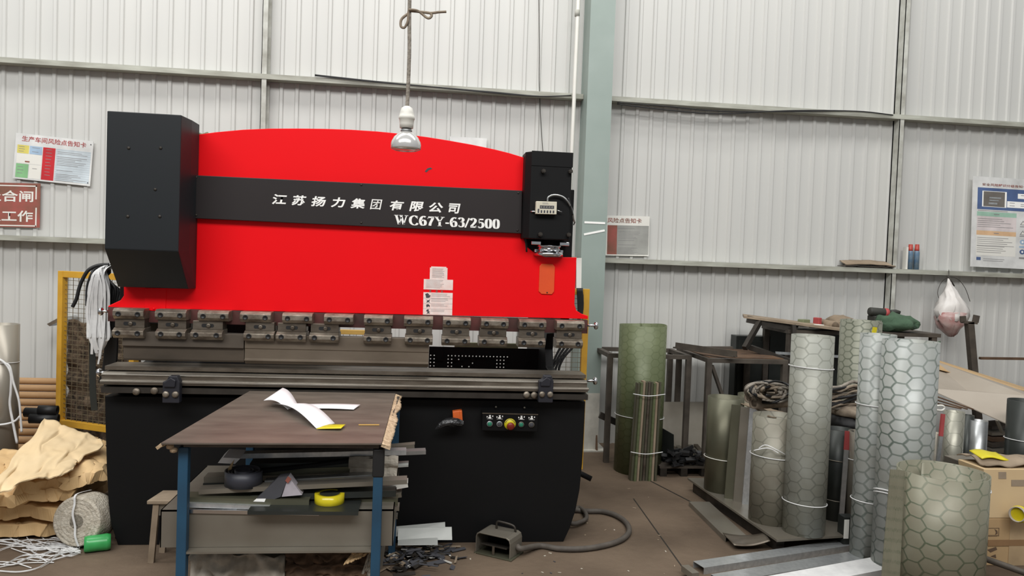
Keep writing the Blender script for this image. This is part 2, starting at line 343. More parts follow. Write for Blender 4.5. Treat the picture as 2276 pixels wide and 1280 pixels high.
# conduit, hanging wires, tapes on the column
m = MB(); yc = YW-.16; xq = P(1278, 160, yc).x
m.tube([(xq, yc, .9), (xq, yc, 2.6), (xq+.004, yc, 3.5), (xq+.01, yc, 6)], .0165, 12); cd = tag(m.build('conduit_pipe', 'sign_cream'), 'cream conduit pipe running up the left side of the column', 'pipe')
m = MB(); m.cyl((xq, yc, P(1285, 31, yc).z-.02), (xq, yc, P(1285, 31, yc).z+.03), .021); m.build('coupling', 'strut_paint', cd)
m = MB()
for dz in (0, .006): m.tube([P(700, 168, YW-.125)+V((0, 0, dz)), P(830, 182, YW-.13)+V((0, 0, dz)), P(960, 193, YW-.13), P(1100, 205+dz*300, YW-.13), P(1200, 214, YW-.13), P(1270, 212, YW-.13)], .005, 6, sub=6)
tag(m.build('cable', 'black_rubber'), 'thin black cable slung along the upper girt left of column', 'cable')
m = MB()
for dz in (0, 1): m.tube([P(1372, 228+dz*3, YW-.13), P(1480, 236+dz*8, YW-.13), P(1600, 247+dz*6, YW-.13), P(1750, 248-dz*2, YW-.13), P(1900, 247, YW-.13), P(1985, 256, YW-.13)], .005, 6, sub=6)
tag(m.build('cable', 'black_rubber'), 'thin black cable sagging along the upper girt right of column', 'cable')
m = MB(); m.tube([P(1197, -40, YW-.03), P(1199, 100, YW-.03), P(1199, 200, YW-.03), P(1206, 330, YW-.03), P(1215, 420, YW-.03)], .003, 6, sub=5); tag(m.build('wire', 'dark_steel'), 'thin wire hanging down the wall left of the conduit', 'wire')
for (a, b, lab) in (((1299, 494), (1345, 496), 'upper strip of white tape on the grey column'), ((1298, 521), (1344, 512), 'lower slanting strip of white tape on the grey column')):
    m = MB(); m.bar(P(*a, yf-.002), P(*b, yf-.002), .002, .016); tag(m.build('tape_strip', 'white_ink'), lab, 'tape')

# ------------------------------------------------------------------ signs on the wall
ys = YW-.03
f = Fr(P(36, 295, ys), P(208, 314, ys), P(28, 396, ys))
t = thing('notice_board', 'tilted white notice board with red heading, left of the black box', 'sign', f.p(.5, 1))
m = MB(); f.slab(m, 0, 0, 1, 1, -.006, 0); m.build('board', 'sign_white', t)
m = MB(); names = ['sign_yellow', 'sign_blue', 'sign_green', 'sign_red', 'sign_pale_blue', 'sign_cream', 'grey_ink', 'sign_dull_red']
for i, q in enumerate(((.03, .25, .18, .43), (.19, .25, .35, .43), (.03, .66, .19, .965), (.36, .25, .52, .965), (.53, .25, .98, .955), (.03, .44, .35, .65), None, None)):
    if q: m.cur = i; f.quad(m, *q, .0006)
m.cur = 5; f.quad(m, .2, .66, .35, .965, .0006)
m.cur = 6
for (a, b, c, n, dv) in ((.05, .28, .13, 3, .05), (.22, .28, .32, 2, .09), (.05, .72, .13, 3, .07), (.24, .74, .3, 1, .1)): f.lines(m, a, b, c, n, dv, .0011, .01)
for v0, n in ((.31, 2), (.42, 6), (.72, 1), (.8, 5)): f.lines(m, .55, v0, .95, n, .035, .0011, .009, .5)
for i in range(14): f.quad(m, .53, .27+i*.049, .98, .272+i*.049, .001)
f.lines(m, .4, .29, .48, 9, .07, .0011, .01)
m.cur = 7; f.quad(m, .14, .59, .2, .62, .0011)
m.build('printed_panel', names, t)
f.text('生产车间风险点告知卡', .08, .045, .043, 'lettering', 'faded_red', t, .0012, .83*f.ex.length, .012)
for u, v in ((.97, .08), (.97, .93)): MB().cyl(f.p(u, v, 0), f.p(u, v, .004), .004, 8).build('nail', 'ink', t)
f = Fr(P(-62, 404, ys), P(90, 408, ys), P(-64, 503, ys))
t = thing('warning_sign', 'worn red metal sign with flaking white characters at left edge', 'sign', f.p(.5, 1))
m = MB(); f.slab(m, 0, 0, 1, 1, -.004, 0); m.build('plate', 'sign_dull_red', t)
m = MB(); f.quad(m, .04, .05, .95, .075, .001); f.quad(m, .04, .95, .95, .975, .001); f.quad(m, .93, .05, .95, .36, .001); f.quad(m, .935, .55, .955, .975, .001); m.build('border_line', 'sign_cream', t)
f.text('止合闸', .2, .17, .088, 'lettering', 'sign_cream', t, .0012, .7*f.ex.length, .02)
f.text('人工作', .2, .62, .088, 'lettering', 'sign_cream', t, .0012, .7*f.ex.length, .02)
f = Fr(P(1318, 478, ys), P(1444, 481, ys), P(1316, 567, ys))
t = thing('notice_board', 'faded grey notice board with red bar, half behind the column', 'sign', f.p(.5, 1))
m = MB(); f.slab(m, 0, 0, 1, 1, -.006, 0); m.build('board', 'sign_cream', t)
m = MB(); f.quad(m, .26, .24, .43, .97, .0006); m.cur = 1; f.quad(m, .43, .24, .99, .97, .0006); m.cur = 2
for v0, n in ((.31, 1), (.39, 6), (.61, 1), (.72, 1), (.8, 5)): f.lines(m, .45, v0, .85, n, .035, .0011, .008, .5)
m.build('printed_panel', ['sign_dull_red', 'sign_grey', 'grey_ink'], t)
f.text('台钻风险点告知卡', .06, .055, .043, 'lettering', 'sign_dull_red', t, .0012, .8*f.ex.length, .012)
f = Fr(P(2163, 391, ys-.03), P(2300, 400, ys-.03), P(2157, 592, ys-.04))
t = thing('poster', 'white safety poster with navy panel leaning on girt at far right', 'poster', f.p(.5, 1))
m = MB(); f.slab(m, 0, 0, 1, 1, -.006, 0); m.build('board', 'sign_white', t)
m = MB(); nm = ['sign_navy', 'sign_mint', 'sign_peach', 'sign_pink', 'sign_cream', 'photo_grey', 'grey_ink', 'white_ink', 'sign_blue', 'spangle']
def Q(i, u0, v0, u1, v1, d=.0006): m.cur = i; f.quad(m, u0, v0, u1, v1, d)
Q(0, .08, .12, .95, .36); Q(7, .155, .155, .55, .33, .0012); Q(5, .175, .16, .52, .325, .0016); Q(9, .27, .22, .46, .235, .002); Q(9, .27, .25, .42, .262, .002); Q(9, .26, .28, .4, .3, .002)
Q(7, .73, .165, .93, .22, .0012); Q(7, .56, .255, .93, .325, .0012); Q(1, .08, .385, .72, .435); Q(3, .08, .435, .72, .59); Q(2, .08, .595, .72, .645); Q(4, .08, .645, .72, .87)
m.cur = 6
for v0, n in ((.37, 1), (.46, 5), (.67, 1), (.69, 4), (.765, 4)): f.lines(m, .09, v0, .7, n, .022, .0011, .005, .4)
f.lines(m, .35, .405, .45, 1, .1, .0011); f.lines(m, .36, .615, .46, 1, .1, .0011); f.lines(m, .6, .27, .7, 2, .03, .0016, .006); f.lines(m, .78, .18, .86, 1, .03, .0016, .006); f.lines(m, .78, .28, .86, 2, .02, .0016, .006)
f.lines(m, .2, .905, .6, 2, .02, .0011, .004); f.lines(m, .78, .525, .88, 1, .1, .0011); f.lines(m, .78, .63, .88, 1, .1, .0011); f.lines(m, .78, .87, .9, 2, .01, .0011)
Q(0, .09, .89, .16, .925)
for v0 in (.46, .57): m.cur = 6; m.poly([f.p(.83, v0, .001), f.p(.78, v0+.05, .001), f.p(.88, v0+.05, .001)]); m.cur = 4; m.poly([f.p(.83, v0+.014, .0015), f.p(.8, v0+.045, .0015), f.p(.86, v0+.045, .0015)])
for v0, i in ((.7, 8), (.81, 0)):
    m.cur = i; m.poly([f.p(.83+.045*math.cos(a*PI/8), v0+.027*math.sin(a*PI/8), .001) for a in range(16)]); m.cur = 7; m.poly([f.p(.83+.016*math.cos(a*PI/4), v0+.012*math.sin(a*PI/4), .0015) for a in range(8)])
Q(8, .78, .745, .88, .765); m.build('printed_panel', nm, t)
f.text('安全风险辨识分级告知卡', .15, .07, .024, 'lettering', 'sign_dull_red', t, .0012, .72*f.ex.length, .012)
m = MB(); m.span(P(1000, 303, ys), P(1078, 420, ys)+V((0, .006, 0))); tag(m.build('blank_board', 'sign_white'), 'white board on the wall peeking over the red arch', 'board')

# ------------------------------------------------------------------ the press brake
pb = thing('press_brake', 'large red and black press brake in the middle of the hall', 'press brake', (1.25, .4, 0))
zr = P(760, 696, 0).z
out = [(275, 640), (275, 657), (268, 667), (240, 680), (240, 683), (1307, 709), (1307, 702), (1292, 697), (1281, 690), (1277, 676), (1281, 585), (1282, 572), (1212, 571), (1192, 565), (1172, 549), (1163, 528), (1160, 500), (1165, 350),
       (1132, 340), (1100, 332), (1050, 321.5), (1000, 312.5), (950, 304.5), (900, 298), (840, 292), (780, 288), (720, 286), (660, 285.3), (600, 285.5), (540, 288), (480, 293.5), (425, 301), (400, 306), (320, 325), (276, 338)]
pts = [P(u, v, 0) for u, v in out]; m = MB(); m.prism(pts, (0, .05, 0)); ram = m.build('ram_plate', 'red_paint', pb, .003)
m = MB(); m.prism([P(1281, 572, .0), P(1294, 572, .0), P(1294, 690, .0), P(1281, 690, .0)], (0, .01, 0)); f0 = m
m = MB(); xL = P(240, 683, 0).x; xR = P(1307, 708, 0).x
m.span((xL, .0, zr-.075), (xR, .05, zr-.001)); m.build('clamp_bar', pm('bar_steel', (.16, .05, .045), .5, .3, (.06, .035, .03), 9, .5), pb)
m = MB(); m.prism([P(322, 640, -.004), P(320, 684, -.004), P(328, 690, -.004), P(362, 692, -.004), P(368, 686, -.004), P(370, 640, -.004)], (0, .01, 0)); m.cyl(P(342, 686, -.005), P(342, 686, -.009), .006, 8); m.build('lug_plate', 'red_paint', ram, .002)
# nameplate band
B0 = [P(428, 389, -.035), P(1161, 423.5, -.035), P(1159, 519, -.035), P(428, 485, -.035)]
m = MB(); m.prism(B0, (0, .036, 0)); band = m.build('name_band', 'band_paint', pb, .003)
for u, v in ((436, 394), (803, 411), (1152, 429), (436, 478), (803, 495), (1150, 512)): MB().lathe([(.006, 0), (.004, .003), (.0, .004)], P(u, v, -.0355), (0, -1, 0), 10).build('rivet', 'dark_steel', band)
fr = Fr(B0[0], B0[1], B0[3]); bl = fr.ex.length; bh = fr.ey.length
def uvof(u, v):
    q = P(u, v, -.035)-fr.o; aa, ab, bb, qa, qb = fr.ex.dot(fr.ex), fr.ex.dot(fr.ey), fr.ey.dot(fr.ey), q.dot(fr.ex), q.dot(fr.ey); dt = aa*bb-ab*ab
    return (qa*bb-qb*ab)/dt, (qb*aa-qa*ab)/dt
for i, ch in enumerate('江苏扬力集团有限公司'):
    cx = 620+i*43.6; cy = 442+i*2.3; u, v = uvof(cx-15.5, cy-11)
    fr.text(ch, u, v, .053, 'lettering', 'white_ink', band, .0014, .076 if ch not in '团司' else .064, .028 if ch != '团' else .008, .18)
# heavy serif figures, drawn stroke by stroke: vertical strokes thick, level ones thin
def nib(mb, pts, org, ex, ey, n, thick=.2, thin=.075, sub=8):
    q = crom([V((a, b, 0)) for a, b in pts], sub); L = []; Rr = []
    for i, p in enumerate(q):
        d = (q[min(i+1, len(q)-1)]-q[max(i-1, 0)]).normalized(); w = thin+(thick-thin)*abs(d.y)**1.5; nn = V((-d.y, d.x, 0))*w/2
        L.append(p+nn); Rr.append(p-nn)
    g = lambda p: org+ex*p.x+ey*p.y+n
    for i in range(len(q)-1): mb.poly([g(L[i]), g(L[i+1]), g(Rr[i+1]), g(Rr[i])])
GL = {'6': (.56, [[(.46, .88), (.34, .96), (.2, .86), (.11, .6), (.11, .3), (.2, .06), (.3, .03), (.42, .1), (.46, .3), (.42, .5), (.3, .58), (.18, .48)]], []),
      '7': (.54, [[(.44, .86), (.36, .6), (.26, .3), (.22, .02)]], [(.05, .82, .5, .97), (.05, .72, .09, .97)]),
      '3': (.54, [[(.09, .82), (.18, .95), (.32, .95), (.41, .8), (.36, .62), (.22, .54)], [(.22, .54), (.38, .48), (.43, .3), (.38, .1), (.24, .03), (.1, .12)]], [(.06, .08, .16, .2)]),
      '2': (.54, [[(.09, .76), (.15, .92), (.28, .96), (.4, .84), (.4, .64), (.28, .4), (.1, .12)]], [(.06, .0, .47, .14), (.43, .0, .48, .24)]),
      '5': (.54, [[(.12, .52), (.24, .6), (.38, .52), (.43, .3), (.37, .1), (.22, .02), (.1, .1)]], [(.12, .83, .45, .97), (.11, .5, .16, .97), (.06, .06, .16, .17)]),
      '0': (.56, [[(.28, .97), (.15, .86), (.11, .5), (.15, .14), (.28, .03), (.41, .14), (.45, .5), (.41, .86), (.28, .97)]], []),
      '-': (.36, [], [(.05, .28, .31, .43)]), '/': (.34, [[(.02, -.02), (.16, .48), (.3, .98)]], []),
      'C': (.74, [[(.62, .8), (.5, .94), (.36, .96), (.18, .8), (.12, .5), (.18, .2), (.36, .03), (.54, .06), (.65, .22)]], [(.61, .66, .645, .97)]),
      'Y': (.74, [[(.13, .95), (.24, .72), (.38, .46)], [(.62, .95), (.5, .72), (.4, .46)], [(.38, .5), (.38, .25), (.38, .02)]], [(.0, .93, .3, .985), (.46, .93, .73, .985), (.24, .0, .53, .055)]),
      'W': (1.02, [[(.14, .95), (.24, .5), (.34, .02)], [(.34, .02), (.43, .4), (.52, .8)], [(.48, .95), (.58, .5), (.68, .02)], [(.68, .02), (.78, .5), (.88, .95)]], [(.0, .93, .3, .985), (.36, .93, .62, .985), (.74, .93, 1., .985)])}
u, v = uvof(876, 498.5); org = fr.p(u, v, .0015); u2, v2 = uvof(1111, 508.5)
exn, eyn = (fr.p(u2, v2, .0015)-org).normalized(), -fr.ey.normalized(); tot = sum(GL[c][0] for c in 'WC67Y-63/2500'); sc = (fr.p(u2, v2, .0015)-org).length/tot
m = MB(); xx = 0
for ch in 'WC67Y-63/2500':
    w, st, rc = GL[ch]
    for j_, s_ in enumerate(st): nib(m, s_, org+exn*xx*sc, exn*sc, eyn*.051, fr.n*0, .085 if (ch == 'W' and j_ % 2) or (ch == 'Y' and j_ == 1) else .17 if ch == 'W' else .2 if ch not in 'Y/' else .17 if ch == 'Y' else .12)
    for (a, b, c, d) in rc: g = lambda p, q_: org+exn*(xx+p)*sc+eyn*.051*q_; m.poly([g(a, b), g(c, b), g(c, d), g(a, d)])
    xx += w
m.build('model_number', 'white_ink', band)
# left cylinder housing
a0, a1, b1 = P(238, 246, -.26), P(403, 254, -.26), P(427, 265, -.13); zm = P(238, 553, -.26).z; zb = P(252, 636, -.04).z
def sec(x, y0): return [V((x, 0, a0.z)), V((x, y0, a0.z)), V((x, y0, zm)), V((x, min(-.02, y0+.17), zb)), V((x, 0, zb))]
m = MB(); m.loft([sec(a0.x, -.26), sec(a1.x, -.26), sec(b1.x, -.13)]); hs = m.build('cylinder_housing', 'housing_paint', pb, .004)
for u, v in ((286, 329), (357, 329), (284, 481), (355, 481), (345, 421)): MB().lathe([(.008, 0), (.008, .002), (.004, .004), (0, .004)], P(u, v, -.2605), (0, -1, 0), 6).build('screw', 'dark_steel', hs)
m = MB(); m.tube([P(430, 299, .03), P(440, 297, .03), P(450, 300, .03), P(462, 296, .02)], .008, 6, sub=4); m.build('hose_end', 'olive_bar', pb)
# right cylinder
c0, c1 = P(1183, 336, -.12), P(1273, 339, -.12); zt = c0.z; zb2 = P(1225, 532, -.12).z
m = MB(); m.loft([[V((a, b, z)) for a, b in ((c0.x, -.12), (c1.x, -.12), (c1.x, .05), (c0.x-.03, .05), (c0.x-.03, -.08))] for z in (zb2, zt)])
rc = m.build('cylinder', 'black_paint', pb, .004)
m = MB(); m.span((c0.x-.002, -.123, P(1225, 370, -.12).z), (c1.x+.003, -.12, zt+.003)); m.build('cover_plate', 'black_paint', rc, .001)
for u, v in ((1207, 381), (1267, 382), (1200, 521), (1263, 522)): MB().lathe([(.012, 0), (.012, .025), (.007, .025), (.007, .03), (0, .03)], P(u, v, -.12), (0, -1, 0), 6, False).build('bolt', 'dark_steel', rc)
xf = P(1221, 550, -.03).x; zf = P(1221, 534, -.03).z; zf2 = P(1221, 569, -.03).z; h = zf-zf2
m = MB(); m.lathe([(.0, 0), (.082, 0), (.082, .02), (.066, .022), (.066, h*.55), (.07, h*.56), (.07, h*.7), (.06, h*.72), (.06, h), (0, h)], (xf, -.0, zf2), (0, 0, 1), 32); m.build('flange', 'chrome', rc)
for i in range(5): a = PI+i*PI/5+.2; MB().cyl((xf+.074*math.cos(a), .074*math.sin(a), zf2+.02), (xf+.074*math.cos(a), .074*math.sin(a), zf2+.034), .009, 6, False).build('flange_bolt', 'chrome', rc)
for dx in (-.105, .05): MB().span((xf+dx, -.07, zf-.028), (xf+dx+.052, .04, zf-.008)).build('flange_lug', 'chrome', rc, .003)
m = MB(); m.span((c0.x-.03, .02, zf2), (c1.x+.01, .06, zb2)); m.build('cylinder_mount', 'black_paint', rc)
m = MB(); m.cyl(P(1172, 352, -.04), P(1172, 475, -.04), .009); m.cyl(P(1168, 352, -.04), P(1184, 352, -.04), .016); m.cyl(P(1166, 470, -.05), P(1192, 469, -.09), .008); m.cyl(P(1172, 350, -.05), P(1172, 350, -.01), .018, 12); m.build('stop_rod', 'dark_steel', rc)
m = MB(); m.tube([P(1170, 560, .01), P(1168, 520, .01), P(1171, 480, .01), P(1168, 430, .02)], .012, 8, sub=4); m.build('hydraulic_hose', 'black_rubber', rc)
f = Fr(P(1192, 447, -.155), P(1238, 448.5, -.155), P(1191, 475, -.155)); m = MB(); f.slab(m, 0, 0, 1, 1, -.034, 0); ct = m.build('counter', 'cream_plastic', rc, .002)
m = MB(); f.quad(m, .18, .32, .87, .58, .0006)
for i in range(6): f.quad(m, .08+i*.145, .7 if i else .6, .16+i*.145, .92, .0006)
m.build('counter_window', 'ink', ct)
m = MB()
for i in range(5): a = .21+i*.13; f.quad(m, a+.02, .4, a+.08, .42, .001); f.quad(m, a+.02, .4, a+.035, .5, .001); f.quad(m, a+.02, .48, a+.08, .5, .001)
m.cur = 1; f.lines(m, .3, .1, .62, 2, .08, .0006, .03, .2); m.build('digit', ['cream_plastic', 'grey_ink'], ct)
m = MB(); m.tube([f.p(1, .62, -.02), P(1249, 471, -.14)], .003, 6); m.tube([f.p(0, .8, -.02), P(1178, 470, -.12)], .004, 6); m.build('shaft', 'chrome', ct)
m = MB(); m.tube([P(1217, 447, -.14), P(1219, 438, -.14), P(1232, 433, -.14), P(1250, 437, -.14), P(1262, 448, -.14), P(1271, 466, -.12), P(1275, 488, -.1), P(1278, 494, -.05)], .005, 8, sub=6); m.build('cable', 'galvanized', ct)
m = MB(); m.tube([P(1263, 440, -.13), P(1268, 458, -.13), P(1273, 478, -.12)], .005, 8, sub=5); m.tube([P(1278, 492, -.06), P(1275, 500, -.05)], .003, 6); m.build('cable', 'black_rubber', ct)
# plates and stickers on the ram
m = MB(); q = [P(u, v, -.0005) for u, v in ((1199, 592), (1204, 586), (1228, 587), (1233, 593), (1231, 648), (1226, 654), (1203, 653), (1197, 647))]; m.prism(q, (0, -.006, 0)); m.build('orange_plate', 'orange_plate', ram, .0015)
m = MB(); m.cyl(P(1216, 650, -.006), P(1216, 650, -.009), .004, 8); m.build('rivet', 'dark_steel', ram)
f = Fr(P(942, 620, -.001), P(1007, 622, -.001), P(940, 699, -.001)); m = MB()
f.slab(m, 0, .0, 1, .29, 0, .0008); f.slab(m, .0, .37, 1, 1, 0, .0008); f.slab(m, .2, -.33, .8, 0, 0, .0008); f.slab(m, .24, -.36, .76, -.33, 0, .0008)
m.cur = 1
for v0, u0, u1, n, dv in ((-.3, .28, .7, 9, .03), (.02, .08, .7, 7, .036), (.4, .27, .95, 3, .035), (.54, .27, .9, 3, .035), (.71, .27, .85, 2, .035), (.86, .27, .75, 2, .035)): f.lines(m, u0, v0, u1, n, dv, .0012, .009, .25)
for v0 in (.53, .68, .83): f.quad(m, 0, v0, 1, v0+.005, .0012)
m.cur = 2
def fig(pts_): m.poly([f.p(a, b, .0013) for a, b in pts_])
fig([(.06, .42), (.14, .39), (.2, .43), (.17, .46), (.23, .44), (.24, .48), (.2, .52), (.1, .53)]); fig([(.07, .56), (.16, .6), (.24, .56), (.2, .62), (.23, .67), (.17, .64), (.11, .67), (.13, .6)]); fig([(.1, .72), (.17, .7), (.23, .74), (.22, .79), (.18, .76), (.12, .8)]); fig([(.14, .85), (.2, .85), (.19, .9), (.25, .92), (.2, .93), (.24, .98), (.18, .96), (.12, .98), (.16, .92), (.1, .9)])
m.cur = 3; f.quad(m, .2, .3, .26, .36, .0012); f.quad(m, .42, .3, .48, .36, .0012); f.quad(m, .6, .31, .66, .36, .0012)
m.build('warning_sticker', [pm('sticker_paper', (.95, .84, .8), .5, 0, (.88, .62, .56), 30, .5), 'grey_ink', 'ink', 'sign_dull_red'], ram)
m = MB(); m.prism([P(u, v, -.0006) for u, v in ((944, 381), (950, 374), (957, 372), (961, 375), (953, 378), (948, 383))], (0, -.0006, 0)); m.build('paint_chip', 'ink', ram)
m = MB(); m.prism([P(1281, 573, .001), P(1293, 573, .001), P(1292, 640, .001), P(1281, 640, .001)], (0, .02, 0)); m.build('edge_strip', 'sign_cream', ram)  # pale edge of the frame behind
# punch clamps: twelve, each with its two pairs of screws
tops = [(250, 319), (344, 413), (439, 508), (533, 602), (627, 694), (720, 785), (809, 873), (898, 963), (985, 1047), (1070, 1131), (1155, 1215), (1238, 1300)]
lows = [(249, 319), (345, 412), (423, 494), (541, 609), (613, 680), (687, 753), (808, 870), (900, 962), (982, 1045), (1065, 1128), (1153, 1213), (1237, 1296)]
yc_ = -.085; z1, z2, z3, z4 = [P(760, v, yc_).z for v in (699, 723, 741, 763)]
cl0 = None
for i in range(12):
    ta, tb = P(tops[i][0], 700+i, yc_).x, P(tops[i][1], 700+i, yc_).x; la, lb = P(lows[i][0], 740+i, yc_).x, P(lows[i][1], 740+i, yc_).x
    m = MB(); hh = z1-z2
    m.prism([V((ta, y, z)) for y, z in ((.02, z1), (-.07, z1), (-.088, z1-.012), (-.088, z2+.02), (-.07, z2+.003), (.02, z2+.003))], (tb-ta, 0, 0))
    cl = m.build('punch_clamp', 'clamp_steel', pb, .002)
    m = MB(); m.span((la+.004, -.062, z3), (lb-.004, .02, z2+.003))
    xm = (la+lb)/2; m.build('clamp_wedge', 'tool_steel', cl, .002)
    m = MB(); m.prism([V((la, y, z)) for y, z in ((.02, z3), (-.06, z3), (-.09, z3-.014), (-.09, z4+.018), (-.07, z4), (.02, z4))], (lb-la, 0, 0)); m.build('clamp_plate', 'clamp_steel', cl, .002)
    for (xx, zz, yy) in ((ta+.028, (z1+z2)/2, -.088), (tb-.028, (z1+z2)/2, -.088), (la+.028, (z3+z4)/2, -.09), (lb-.028, (z3+z4)/2, -.09)):
        MB().lathe([(.0135, 0), (.0135, .0015), (.009, .0015), (.008, -.003), (.0, -.003)], (xx, yy-.0005, zz), (0, -1, 0), 14).build('clamp_screw', 'black_rubber', cl)
    m = MB(); m.prism([V((xm-.03+.06*t, -.0625, (z2+z3)/2+s_)) for t, s_ in ((0, -.005), (.1, -.009), (.9, -.009), (1, -.005), (1, .005), (.9, .009), (.1, .009), (0, .005))], (0, -.001, 0))
    m.build('adjusting_slot', 'black_rubber', cl); MB().lathe([(.011, 0), (.011, .006), (.005, .006)], (xm+.004, -.063, (z2+z3)/2), (0, -1, 0), 12).build('slot_screw', 'tool_steel', cl)
# upper tools
yt = -.025; zt1 = z4+.03; zt2 = P(760, 812, yt).z
for (u0, u1, nm, mt, zz) in ((276, 544, 'short_punch', 'dark_punch_steel', .006), (546, 953, 'long_punch', 'punch_steel', 0)):
    xa, xb = P(u0, 780, yt).x, P(u1, 790, yt).x; m = MB(); zh = zt2+zz; H = zt1-zh
    m.prism([V((xa, y, z)) for y, z in (((-.05, zt1), (.02, zt1), (.02, zh+.03), (.0, zh), (-.03, zh), (-.04, zh+.016), (-.052, zh+.018), (-.052, zh+.024), (-.046, zh+.028), (-.046, zh+H*.52), (-.05, zh+H*.54)) if nm == 'long_punch' else ((-.05, zt1), (.02, zt1), (.02, zh+.03), (.0, zh), (-.03, zh), (-.036, zh+.01), (-.04, zh+H*.5), (-.055, zh+H*.52)))], (xb-xa, 0, 0)); m.build(nm, mt, pb, .0015)
m = MB(); m.span((P(497, 745, .0).x, -.03, P(497, 757, 0).z), (P(545, 745, 0).x, .02, P(497, 746, 0).z)); m.build('tool_tab', 'clamp_steel', pb)
# lower die, rail and table
def zy(v, Y): return P(760, v, Y).z
xd0, xd1 = P(231, 830, -.05).x, P(1303, 840, -.05).x
def ledge(nm, y0, v0, v1, mt, xa=xd0, xb=xd1, chamfer=0):
    za, zb_ = zy(v0, y0), zy(v1, y0); m = MB()
    m.prism([V((xa, y, z)) for y, z in ((.12, zb_), (y0, zb_), (y0, za-chamfer), (y0+chamfer*3, za), (.12, za))], (xb-xa, 0, 0)); return m.build(nm, mt, pb, .0015)
ledge('lower_die', -.04, 823, 831.5, 'tool_steel')
ledge('die_neck', .0, 831.5, 836, 'black_paint', xd0+.01, xd1-.01)
ledge('die_rail', -.085, 837, 843, 'die_steel', chamfer=.008)
ledge('die_base', -.08, 843, 852, 'tool_steel')
ledge('table_ledge', -.115, 853, 859, 'die_steel', P(224, 850, -.1).x, P(1308, 865, -.1).x, .004)
ledge('table_rail', -.11, 859, 863, 'tool_steel', P(224, 850, -.1).x, P(1306, 865, -.1).x)
ledge('table_slot', -.05, 863, 868.5, 'black_paint')
ledge('table_plate', -.11, 868.5, 881, 'dark_steel', P(226, 870, -.1).x, P(1306, 885, -.1).x)
for (u, v, du) in ((380, 864, 19), (1214, 863, 16)):
    c_ = P(u, v, -.15); w = P(u+du, v, -.15).x-c_.x; m = MB(); zt_, zb_ = P(u, v-28, -.15).z, P(u, v+32, -.15).z
    m.prism([V((c_.x-w, -.15, zb_)), V((c_.x+w, -.15, zb_)), V((c_.x+w, -.15, zt_-.03)), V((c_.x+w*.7, -.15, zt_)), V((c_.x-w*.3, -.15, zt_)), V((c_.x-w*.5, -.15, zt_-.02)), V((c_.x-w, -.15, zt_-.03))], (0, .045, 0))
    m.prism([V((c_.x-w*.8, -.16, zt_-.055)), V((c_.x+w*.5, -.16, zt_-.055)), V((c_.x+w*.6, -.16, zt_-.02)), V((c_.x, -.16, zt_-.006)), V((c_.x-w*.8, -.16, zt_-.03))], (0, .012, 0))
    br = m.build('die_clamp', pm('clamp_paint', (.02, .02, .028), .5), pb, .004)
    for s_ in (-.55, .55): MB().lathe([(.016, 0), (.016, .008), (.008, .011), (0, .011)], (c_.x+w*s_, -.15, zb_+.045), (0, -1, 0), 14).build('clamp_bolt', 'clamp_steel', br)
for u, v in ((304, 870), (344, 868), (1170, 877), (1187, 878)): MB().lathe([(.018, 0), (.018, .01), (.009, .014), (0, .014)], P(u, v, -.11), (0, -1, 0), 14).build('table_bolt', 'clamp_steel', pb)
for (u0, u1, v, sgn) in ((1306, 1325, 723, 1), (1304, 1323, 846, 1), (240, 224, 692, -1), (238, 220, 828, -1)):
    a, b = P(u0, v, -.04), P(u1, v, -.04); b.z = a.z; m = MB(); m.cyl(a, b, .007, 12); dirn = (b-a).normalized(); m.lathe([(.0, 0), (.012, 0), (.02, .004), (.022, .012), (.018, .02), (0, .024)], b-dirn*.012, dirn, 10); m.build('adjusting_screw', 'chrome', pb)
# body: front panel, side frames, back
body = [(233, 880), (234, 940), (237, 1040), (241, 1120), (247, 1165), (262, 1203), (1252, 1206), (1266, 1175), (1279, 1135), (1288, 1090), (1294, 1030), (1298, 960), (1301, 892)]
bp_ = [P(u, v, -.03) for u, v in body]
for p_ in bp_: p_.z = max(p_.z, 0)
bp_[5].z = 0; bp_[6].z = 0
m = MB(); m.prism(bp_, (0, .09, 0)); fp = m.build('front_panel', 'black_paint', pb, .003)
for xa in (.02, 2.36):
    m = MB(); m.prism([V((xa, y, z)) for y, z in ((.06, 0), (1.25, 0), (1.35, .1), (1.35, 1.75), (1.2, 1.95), (.06, 1.95), (.06, 1.15), (.5, 1.1), (.55, 1.0), (.5, .9), (.06, .85))], (.05, 0, 0)); m.build('side_frame', 'black_paint', pb, .004)
m = MB(); m.span((.3, .55, .0), (1.0, 1.2, 1.32)); m.build('rear_cabinet', 'black_paint', pb, .004)
m = MB(); m.span((.07, .06, .6), (2.36, .12, .82)); m.build('cross_beam', 'black_paint', pb); MB().span((.07, 1.0, .1), (2.36, 1.06, .7)).build('cross_beam', 'black_paint', pb)
m = MB(); m.span((P(384, 815, .35).x, .33, .55), (P(950, 815, .35).x, .4, P(700, 811, .35).z)); m.build('back_gauge_beam', 'black_paint', pb); m = MB(); m.span((P(1010, 767, .9).x, .86, P(1080, 772, .88).z), (P(1150, 767, .9).x, .9, P(1080, 762, .88).z)); m.build('back_gauge_bar', 'olive_bar', pb)
